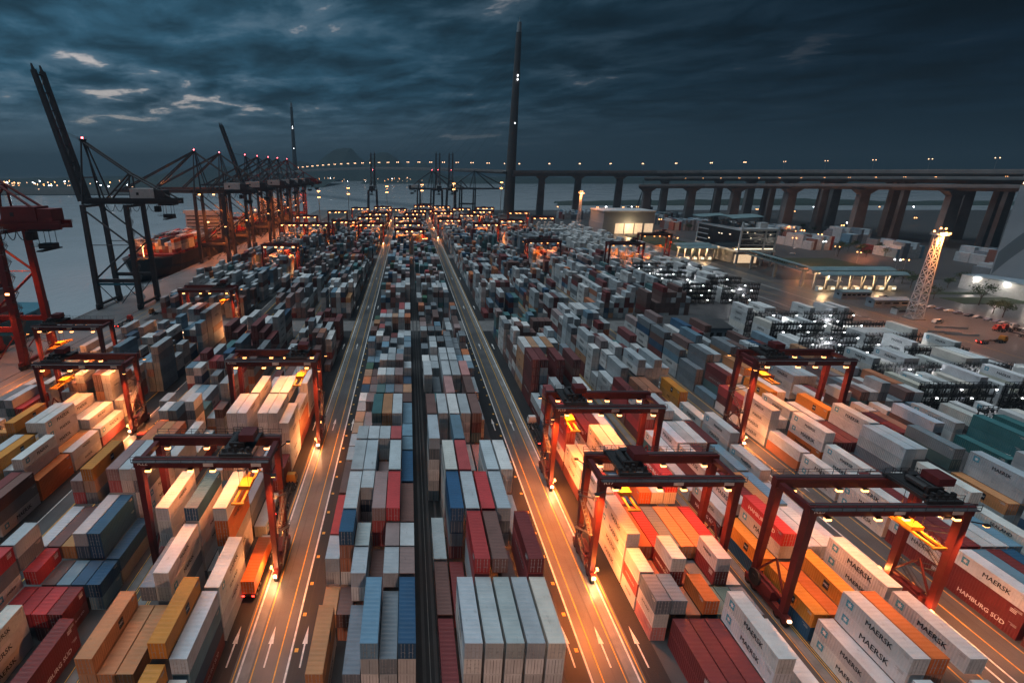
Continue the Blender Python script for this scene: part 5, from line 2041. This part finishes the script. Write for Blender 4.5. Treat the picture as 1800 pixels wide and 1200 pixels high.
for k in range(15):
    u = k / 14
    y = u * 50 + 1
    z0, z1 = 34 - 26 * u * u + 10 * math.sin(u * 3.0), 46 - 22 * u * u + 10 * math.sin(u * 3.0 + 0.1)
    if prev:
        sw.quad((-0.05, y, z0), (-0.05, prev[0], prev[1]), (-0.05, prev[0], prev[2]), (-0.05, y, z1))
    prev = (y, z0, z1)
sw.build('facade_print', M['facade_dark'], tb)
for (x, z) in ((-0.4, 72.4), (-0.4, 67.0)):
    MB().box(x - 0.6, x + 0.1, 48, 50, z, z + 1.2).build('wall_lamp', M['lamp_warm'], tb)
tag(tb, 'tall pale grey-blue building with curved dark print beside the viaduct', 'building')
# low white boundary buildings lit by flood lamps
s1 = shed('loading_hall', 372, 386.5, 294, 346, 9, 'low white hall with lit wall below the tall pale building', 'facade', 'white_metal', 0)
for y in (300, 318, 336):
    q = MB().box(-0.9, -0.4, y - 294, y - 293, 7.8, 8.6).build('wall_lamp', M['lamp_white'], s1)
    light('POINT', (369.5, y, 8.0), 1000, (1, 0.86, 0.7), None, 0.5, name='wall_lamp_light')

# ================================================================== reefer racks
def rack_proto(W):
    root = empty('reefer_rack', (0, 0, 0))
    Z = 12.2
    n = int(W / 2.66)
    for k in range(n + 1):
        x = k * W / n
        p = MB()
        for y in (0.0, 1.6):
            p.beam((x, y, 0), (x, y, Z), 0.24)
        if k < n and k % 2 == 0:
            for q in range(4):
                p.beam((x, 0.0, q * 2.8 + 0.2), (x + W / n, 0.0, q * 2.8 + 2.7), 0.10)
        p.build('post', M['dark_steel'], root)
    for q in range(4):
        z = 2.75 + 2.85 * q
        pf = MB().box(-0.3, W + 0.3, -0.25, 1.85, z, z + 0.45)
        pf.rails([(-0.3, -0.22, z + 0.28), (W + 0.3, -0.22, z + 0.28)], 1.15, 0.06, 1.33).rails([(-0.3, 1.82, z + 0.28), (W + 0.3, 1.82, z + 0.28)], 1.15, 0.06, 1.33)
        po = pf.build('platform', M['dark_steel'], root)
        sk = MB()
        for k in range(n * 2):
            x = (k + 0.5) * W / n / 2
            sk.box(x - 0.28, x + 0.28, -0.42, -0.26, z + 0.3, z + 1.15)
        sk.build('power_sockets', M['dark_steel'], po)['kind'] = 'stuff'
        lm = MB()
        for k in range((q * 2 + 1) % 4, n, 4):
            x = (k + 0.5 + 0.5 * (q % 2)) * W / n
            lm.box(x - 0.3, x + 0.3, -0.5, -0.3, z - 0.32, z - 0.12)
        lm.build('platform_lamps', M['lamp_white'], po)['kind'] = 'stuff'
    return root


protos = {}
for k, (X0, X1, y) in enumerate(RACKS):
    W = X1 - X0
    if W not in protos:
        o = rack_proto(W)
        protos[W] = o
    else:
        o = copy_tree(protos[W])
    o.location = (X0, y, 0)
    near = y < 260
    order = sorted((r[2] for r in RACKS if (r[2] < 260) == near and abs(r[0] - X0) < 5), reverse=near)
    nth = ORD[order.index(y)]
    colm = 'by the service road' if X0 > 183 else 'in the inner line'
    fld = 'toward crane R10' if near else 'toward the office'
    tag(o, f'black reefer rack {colm}, {nth} from cross aisle {fld}', 'reefer rack', 'black reefer racks with lit platforms')
    if k % 2 == 0:
        light('POINT', (X0 + W / 2, y - 2.0, 8.5), 2400, (0.95, 0.97, 1.0), None, 0.8, name='rack_light')

# ================================================================== ships
def ship(X, Y0, Y1, half, hull_h, label, hullm, cargo, house_at, lit):
    root = empty('container_ship', (X, Y0, -4))
    L = Y1 - Y0
    n = 22
    rings = []
    for k in range(n + 1):
        u = k / n
        w = half * min(1, (u / 0.16) ** 0.6 if u < 0.16 else 1) * (1 if u < 0.9 else (1 - 0.35 * (u - 0.9) / 0.1))
        fl_ = 1.0 if u > 0.2 else 0.45 + 0.55 * u / 0.2
        hh = hull_h + (3.0 * (1 - u / 0.12) if u < 0.12 else 0)
        y = u * L
        yb = y + (9 * (1 - u / 0.12) if u < 0.12 else 0)
        w = max(w, 0.15)
        rings.append([(-w, y, hh), (-w * (0.5 + 0.5 * fl_), (y + yb) / 2, hh * 0.5), (-w * fl_ * 0.9, yb, 0), (w * fl_ * 0.9, yb, 0), (w * (0.5 + 0.5 * fl_), (y + yb) / 2, hh * 0.5), (w, y, hh)])
    mb = MB()
    for a, b in zip(rings[:-1], rings[1:]):
        for q in range(5):
            mb.quad(a[q], a[q + 1], b[q + 1], b[q])
        mb.quad(a[5], a[0], b[0], b[5])
    mb.poly(list(reversed(rings[-1])))
    mb.build('hull', M[hullm], root)
    bw = MB()
    for a, b in zip(rings[:-1], rings[1:]):
        for q in (0, 5):
            p0, p1 = Vector(a[q]), Vector(b[q])
            bw.beam(p0 + Vector((0, 0, 0.5)), p1 + Vector((0, 0, 0.5)), 0.5)
    bw.build('bulwark', M[hullm], root)
    hy = L * house_at
    sh = MB().box(-half + 2, half - 2, hy, hy + 12, hull_h, hull_h + 24).box(-half, half, hy + 1, hy + 8, hull_h + 24.02, hull_h + 27)
    sh.box(-2, 2, hy + 12.1, hy + 17, hull_h, hull_h + 27)
    ho = sh.build('deckhouse', M['white_metal'], root)
    wd = MB()
    for k in range(6):
        wd.box(-half + 3, half - 3, hy - 0.08, hy - 0.01, hull_h + 4 + k * 3.4, hull_h + 5 + k * 3.4)
    wd.build('window', M['dark_glass'], ho)
    ms = MB().tube((0, hy + 4, hull_h + 27), (0, hy + 4, hull_h + 38), 0.5, 6, 0.2).tube((0, L * 0.06, hull_h + 3), (0, L * 0.06, hull_h + 16), 0.5, 6, 0.25)
    ms.build('mast', M['white_metal'], root)
    hc = MB()
    for k in range(int((L * 0.8) / 14)):
        y = L * 0.14 + k * 14
        if abs(y - hy) < 16:
            continue
        hc.box(-half + 1.5, half - 1.5, y, y + 12.5, hull_h + 0.02, hull_h + 1.6)
    hc.build('hatch_cover', M['sts_red'], root)
    if lit:
        for k, y in enumerate((L * 0.1, L * 0.3, L * 0.5)):
            MB().box(-1, 1, y - 0.4, y + 0.4, hull_h + 9, hull_h + 10).tube((0, y, hull_h + 1.6), (0, y, hull_h + 9), 0.25, 5).build('deck_lamp', M['lamp_sodium'], root)
        light('POINT', (0, L * 0.12, hull_h + 16), 12000, SOD, root, 1.5)
        light('POINT', (0, L * 0.45, hull_h + 30), 12000, SOD, root, 1.5)
    tag(root, label, 'ship', 'ships along the quay')
    # deck cargo: boxes lashed on deck, a thing of their own
    V, Fc, Cl = [], [], []
    rq = random.Random(int(Y0))
    for (u0, u1, tiers) in cargo:
        y = L * u0
        while y + 12.5 < L * u1:
            for c_ in range(int((2 * half - 3) / 2.6)):
                x = -half + 1.5 + c_ * 2.6
                for t in range(max(1, tiers - rq.choice((0, 0, 1, 1, 2)))):
                    pc = PAL[PCH[rq.choice('MMbbsorwggs*b')]]
                    b = len(V)
                    z0 = hull_h + 1.64 + t * 2.65
                    for (dx, dy, dz) in ((0, 0, 0), (2.44, 0, 0), (2.44, 12.19, 0), (0, 12.19, 0), (0, 0, 2.6), (2.44, 0, 2.6), (2.44, 12.19, 2.6), (0, 12.19, 2.6)):
                        V.append((x + dx, y + dy, z0 + dz))
                    for q in ((4, 5, 6, 7), (0, 1, 5, 4), (1, 2, 6, 5), (2, 3, 7, 6), (3, 0, 4, 7)):
                        Fc.append(tuple(b + t_ for t_ in q))
                        Cl.append((*pc, 1))
            y += 14
    if V:
        me = bpy.data.meshes.new('deck_cargo')
        me.from_pydata(V, [], Fc)
        att = me.attributes.new('col', 'FLOAT_COLOR', 'FACE')
        att.data.foreach_set('color', np.array(Cl, dtype=np.float32).ravel())
        me.materials.append(M['paint_attr'])
        o = link('deck_cargo', me, root)
        o['kind'] = 'stuff'
    return root


ship(-202, 372, 640, 19, 15, 'dark-hulled container ship lit orange under the lowered-boom cranes', 'hull', [(0.17, 0.55, 4), (0.66, 0.95, 5)], 0.57, True)
ship(-203, 60, 268, 20, 13, 'teal-hulled container ship berthed beside the red quay crane', 'teal_hull', [(0.2, 0.6, 3), (0.74, 0.93, 7)], 0.62, False)
ship(-200, 660, 860, 17, 14, 'far container ship beneath the last quay cranes', 'hull', [(0.17, 0.55, 4), (0.7, 0.95, 5)], 0.58, True)
# derrick barge behind the viaduct
X, Y = gnd(1140, 362)
Y = 1150
X = (1130 - 717) * (0.95 * Y + 10) / 915
br = empty('derrick_barge', (X, Y, -4))
MB().box(-24, 24, -9, 9, 0, 6).build('hull', M['hull'], br)
MB().box(6, 20, -6, 6, 6.02, 22).build('deckhouse', M['dark_steel'], br)
j = MB().tube((-6, -3, 6), (2, 0, 46), 0.7, 5).tube((-6, 3, 6), (2, 0, 46), 0.7, 5).tube((10, 0, 22), (2, 0, 46), 0.4, 5).tube((2, 0, 46), (-1, 0, 60), 0.4, 5)
j.build('derrick', M['dark_steel'], br)
tag(br, 'dark derrick barge moored beyond the viaduct piers', 'barge')

# ================================================================== vehicles
def wheel_mesh(r, w):
    return MB().cyl((0, 0, 0), (1, 0, 0), r, w, 12).cyl((0, 0, 0), (1, 0, 0), r * 0.5, w + 0.05, 8, 1).mesh('wheel', [M['tyre'], M['galv']])


WH, WHC = wheel_mesh(0.5, 0.55), wheel_mesh(0.34, 0.24)


def truck(X, Y, ang, col, label, lights=True):
    """yard tractor and skeletal trailer, local +Y is forward"""
    root = empty('truck', (X, Y, 0), ang)
    cab = MB()
    cab.frustum((0, 13.9, 0.9), 1.2, 1.05, (0, 13.8, 2.0), 1.2, 1.05).frustum((0, 13.75, 2.0), 1.18, 1.0, (0, 13.6, 3.1), 1.0, 0.72)
    cb = cab.build('cab', M['paint'], root)
    cb.color = (*col, 1)
    MB().box(-1.0, 1.0, 14.42, 14.74, 2.1, 2.85).box(-1.16, 1.16, 13.4, 14.1, 2.1, 2.8).build('window', M['glass'], cb)
    ch = MB().box(-0.5, -0.25, 0, 13, 1.0, 1.3).box(0.25, 0.5, 0, 13, 1.0, 1.3)
    for y in (0.2, 4.0, 8.0, 12.0):
        ch.box(-1.2, 1.2, y, y + 0.25, 1.02, 1.28)
    ch.build('chassis', M['dark_steel'], root)
    for y in (1.2, 2.5, 3.8, 11.2, 12.4, 14.2):
        for sx in (-0.92, 0.92):
            link('wheel', WH, root, (sx, y, 0.5))
    for sx in (-0.9, 0.9):
        MB().box(sx - 0.22, sx + 0.22, 14.95, 15.0, 1.05, 1.3).build('headlight', M['lamp_warm'], root)
        MB().box(sx - 0.22, sx + 0.22, -0.06, -0.01, 1.02, 1.25).build('tail_light', M['lamp_tail'], root)
    tag(root, label, 'truck', 'yard trucks with container trailers')
    return root


def loaded(X, Y, ang, colour, label):
    o = link('container', BODY[12.19], None, (X, Y, 1.32))
    o.rotation_euler = (0, 0, ang)
    o.color = (*PAL[colour], 1)
    for d in (0, 1):
        dd = link('door', DOOR, o, (0, 0, 0))
        dd.color = o.color
        if d:
            dd.scale = (-1, 1, 1)
    tag(o, label, 'container', 'containers on trucks')


truck(-29.2, 76.0, 0, (0.5, 0.45, 0.4), 'yard truck carrying an orange container beneath crane R22')
loaded(-29.2, 76.3, 0, 'orange', 'orange long container on the truck beneath crane R22')
truck(-29.2, 100.0, 0, (0.45, 0.2, 0.03), 'empty yellow yard truck and trailer next to crane R22')
truck(-76.8, 148.0, math.pi, (0.4, 0.05, 0.04), 'red yard truck on the lane beside crane R64')
truck(88.4, 84.0, math.pi, (0.45, 0.3, 0.2), 'yard truck parked in the lane under crane R20')
truck(38.4, 132.0, 0, (0.5, 0.5, 0.5), 'white yard truck in the lane beyond crane R18')
truck(97.6, 228.0, math.pi, (0.4, 0.1, 0.05), 'yard truck driving toward the cross aisle by the yard building')
truck(-146, 250.0, 0, (0.45, 0.06, 0.05), 'red yard truck on the open quay apron')
truck(-128, 272.0, 1.2, (0.45, 0.16, 0.05), 'orange yard truck turning on the apron by the raised-boom crane')


def car(X, Y, ang, col, label, group=None, van=False):
    root = empty('parked_car', (X, Y, 0), ang)
    L, w, h = (5.2, 0.95, 2.1) if van else (4.4, 0.88, 1.45)
    b = MB()
    pts = [(0, 0.35), (0, 0.95), (0.25, 1.05), (0.5, h), (L * 0.72, h), (L * 0.86, 1.05), (L, 0.85), (L, 0.35)] if van else \
        [(0, 0.35), (0, 0.85), (0.7, 0.95), (1.2, h), (2.7, h), (3.4, 0.95), (L, 0.8), (L, 0.35)]
    l = [(-w, y, z) if z < h else (-w * 0.82, y, z) for y, z in pts]
    r = [(-x, y, z) for x, y, z in l]
    b.poly(l)
    b.poly(list(reversed(r)))
    for k in range(len(pts)):
        q = (k + 1) % len(pts)
        b.quad(l[q], l[k], r[k], r[q])
    bo = b.build('body', M['paint'], root)
    bo.color = (*col, 1)
    g_ = MB()
    for s in (-1, 1):
        ya, yb = (0.7, L * 0.74) if van else (1.15, 2.95)
        g_.quad((s * (w + 0.004), ya, 1.02), (s * (w + 0.004), yb, 1.02), (s * w * 0.88, yb - 0.25, h - 0.12), (s * w * 0.88, ya + 0.25, h - 0.12))
    g_.build('window', M['glass'], root)
    for y in (0.85, L - 0.95):
        for sx in (-w + 0.1, w - 0.1):
            link('wheel', WHC, root, (sx, y, 0.34))
    tag(root, label, 'van' if van else 'car', group)
    return root


rq = random.Random(8)
for k in range(15):
    X, Y = gnd(1560 + k * 16.5, 523 + k * 3.6)
    c_ = rq.choice(((0.5, 0.5, 0.5), (0.05, 0.05, 0.06), (0.3, 0.32, 0.34), (0.12, 0.14, 0.2), (0.6, 0.6, 0.58)))
    car(X, Y, R_(rq.uniform(70, 110)), c_, 'car parked in the line along the grass verge past the mast', 'cars parked along the verge')
X, Y = gnd(1640, 568)
car(X, Y, R_(-80), (0.62, 0.62, 0.6), 'white van parked at the foot of the lattice mast', None, True)
X, Y = gnd(1742, 604)
truck(X - 6, Y, R_(-80), (0.5, 0.2, 0.03), 'yellow low truck parked on the gate apron beside service road')
for px_, py_ in ((1400, 437), (1398, 447), (1330, 470), (1480, 496), (1465, 494)):
    X, Y = gnd(px_, py_)
    car(X, Y, R_(rq.uniform(60, 120)), (0.55, 0.55, 0.54), 'pale car near the truck gates', 'cars near the truck gates')
for k in range(9):                      # trucks waiting on the gate apron
    cn, cv_ = rq.choice((('white', (0.5, 0.5, 0.5)), ('red', (0.35, 0.06, 0.05)), ('navy', (0.06, 0.12, 0.2)), ('amber', (0.45, 0.25, 0.05))))
    truck(292 + k * 5.2, 232 + (k % 3) * 1.3, R_(8), cv_, f'{cn} truck, {ORD[k]} from the service road in the row on gate apron')['group'] = 'trucks waiting on the gate apron'
# low concrete barriers by the mast
for px_, py_ in ((1672, 577), (1660, 585), (1690, 589), (1500, 558)):
    X, Y = gnd(px_, py_)
    b = MB().frustum((0, 0, 0), 7.0, 0.35, (0, 0, 0.9), 7.0, 0.14).build('barrier', M['concrete'], None, (X, Y, 0.004))
    b.rotation_euler = (0, 0, R_(-12))
    tag(b, 'long low concrete barrier near the lattice mast', 'barrier', 'concrete barriers by the mast')

# ================================================================== trees
def tree_mesh(seed, h, r):
    rq = random.Random(seed)
    tr = MB()
    tr.tube((0, 0, 0), (0.1, 0, h * 0.45), 0.22, 6, 0.14)
    limbs = []
    for k in range(6):
        a = k * 1.05 + rq.random()
        e = Vector((math.cos(a) * r * 0.6, math.sin(a) * r * 0.6, h * rq.uniform(0.6, 0.85)))
        tr.tube((0.1, 0, h * rq.uniform(0.3, 0.45)), e, 0.1, 5, 0.04)
        limbs.append(e)
    cr = MB()
    for k in range(420):
        e = rq.choice(limbs)
        d = Vector((rq.gauss(0, 1), rq.gauss(0, 1), rq.gauss(0, 0.8)))
        p = e + d * r * 0.33
        if p.z < h * 0.3:
            continue
        s = rq.uniform(0.22, 0.5)
        n = Vector((rq.gauss(0, 1), rq.gauss(0, 1), rq.gauss(0, 1))).normalized()
        a = n.orthogonal().normalized() * s
        b = n.cross(a).normalized() * s * 0.6
        cr.quad(p - a, p - b * 0.8, p + a, p + b)
    return tr.mesh('trunk', M['bark']), cr.mesh('crown', M['leaf'])


TR = [tree_mesh(s, h, r) for s, h, r in ((1, 8, 3.2), (2, 10, 3.8), (3, 7, 2.8))]
spots = [(1478, 432), (1490, 436), (1502, 428), (1512, 440), (1472, 445), (1522, 446), (1340, 456), (1352, 460), (1364, 462), (1376, 466), (1640, 520), (1665, 500), (1690, 492), (1720, 530), (1745, 545), (1762, 552), (1600, 500),
         (1570, 490), (1585, 492), (1330, 418), (1350, 414), (1372, 410), (1392, 406), (1430, 402), (1450, 412), (1320, 408), (1410, 398), (1540, 440), (1555, 446), (1060, 378), (1150, 382), (1170, 384), (1210, 400)]
for k, (px_, py_) in enumerate(spots):
    X, Y = gnd(px_, py_ + 6)
    t, c_ = TR[k % 3]
    root = empty('tree', (X, Y, 0), rq.uniform(0, 6))
    s = rq.uniform(0.85, 1.35)
    root.scale = (s, s, s)
    link('trunk', t, root)
    link('crown', c_, root)
    where = 'beside the parked cars' if px_ > 1560 else ('by the office block' if px_ < 1425 else 'between the viaduct piers')
    tag(root, f'small dark leafy tree {where}', 'tree', 'roadside trees ' + where)

# container depots between the viaduct piers
V, Fc, Cl = [], [], []
for (cx, cy, nx, ny, hmax) in ((400, 520, 8, 4, 5), (380, 590, 14, 3, 4), (440, 470, 9, 3, 5), (470, 560, 8, 3, 6), (430, 640, 18, 3, 4), (350, 700, 20, 3, 5), (480, 420, 7, 3, 5), (330, 780, 22, 3, 5), (420, 360, 6, 2, 4), (250, 860, 20, 3, 5), (400, 860, 18, 2, 4)):
    for a in range(nx):
        for b in range(ny):
            hh = rq.randint(max(1, hmax - 2), hmax)
            pc = PAL[PCH[rq.choice('gggssgkbsMg')]]
            x, y = cx + a * 2.7, cy + b * 12.8
            bb = len(V)
            z1 = hh * 2.65
            V += [(x, y, 0), (x + 2.44, y, 0), (x + 2.44, y + 12.19, 0), (x, y + 12.19, 0), (x, y, z1), (x + 2.44, y, z1), (x + 2.44, y + 12.19, z1), (x, y + 12.19, z1)]
            for q in ((4, 5, 6, 7), (0, 1, 5, 4), (1, 2, 6, 5), (2, 3, 7, 6), (3, 0, 4, 7)):
                Fc.append(tuple(bb + t_ for t_ in q))
                Cl.append((*pc, 1))
me = bpy.data.meshes.new('depot_stacks')
me.from_pydata(V, [], Fc)
att = me.attributes.new('col', 'FLOAT_COLOR', 'FACE')
att.data.foreach_set('color', np.array(Cl, dtype=np.float32).ravel())
me.materials.append(M['paint_attr'])
o = link('depot_stacks', me)
tag(o, 'far depots of stacked boxes in the gloom between the viaduct piers', 'containers', None, 'stuff')

# ================================================================== evening haze over the harbour
if HAZE > 0:
    hm = bpy.data.materials.new('evening_haze')
    hm.use_nodes = True
    nt = hm.node_tree
    nt.nodes.clear()
    pv = nt.nodes.new('ShaderNodeVolumePrincipled')
    pv.inputs['Color'].default_value = (0.13, 0.215, 0.285, 1)
    pv.inputs['Density'].default_value = HAZE
    pv.inputs['Anisotropy'].default_value = 0.2
    ou = nt.nodes.new('ShaderNodeOutputMaterial')
    nt.links.new(pv.outputs[0], ou.inputs['Volume'])
    hz_ = MB().box(-9000, 9000, -400, 9000, -10.5, 312).build('haze', hm)
    tag(hz_, 'thin blue-grey evening haze over yard, water and bridge', 'haze', None, 'stuff')
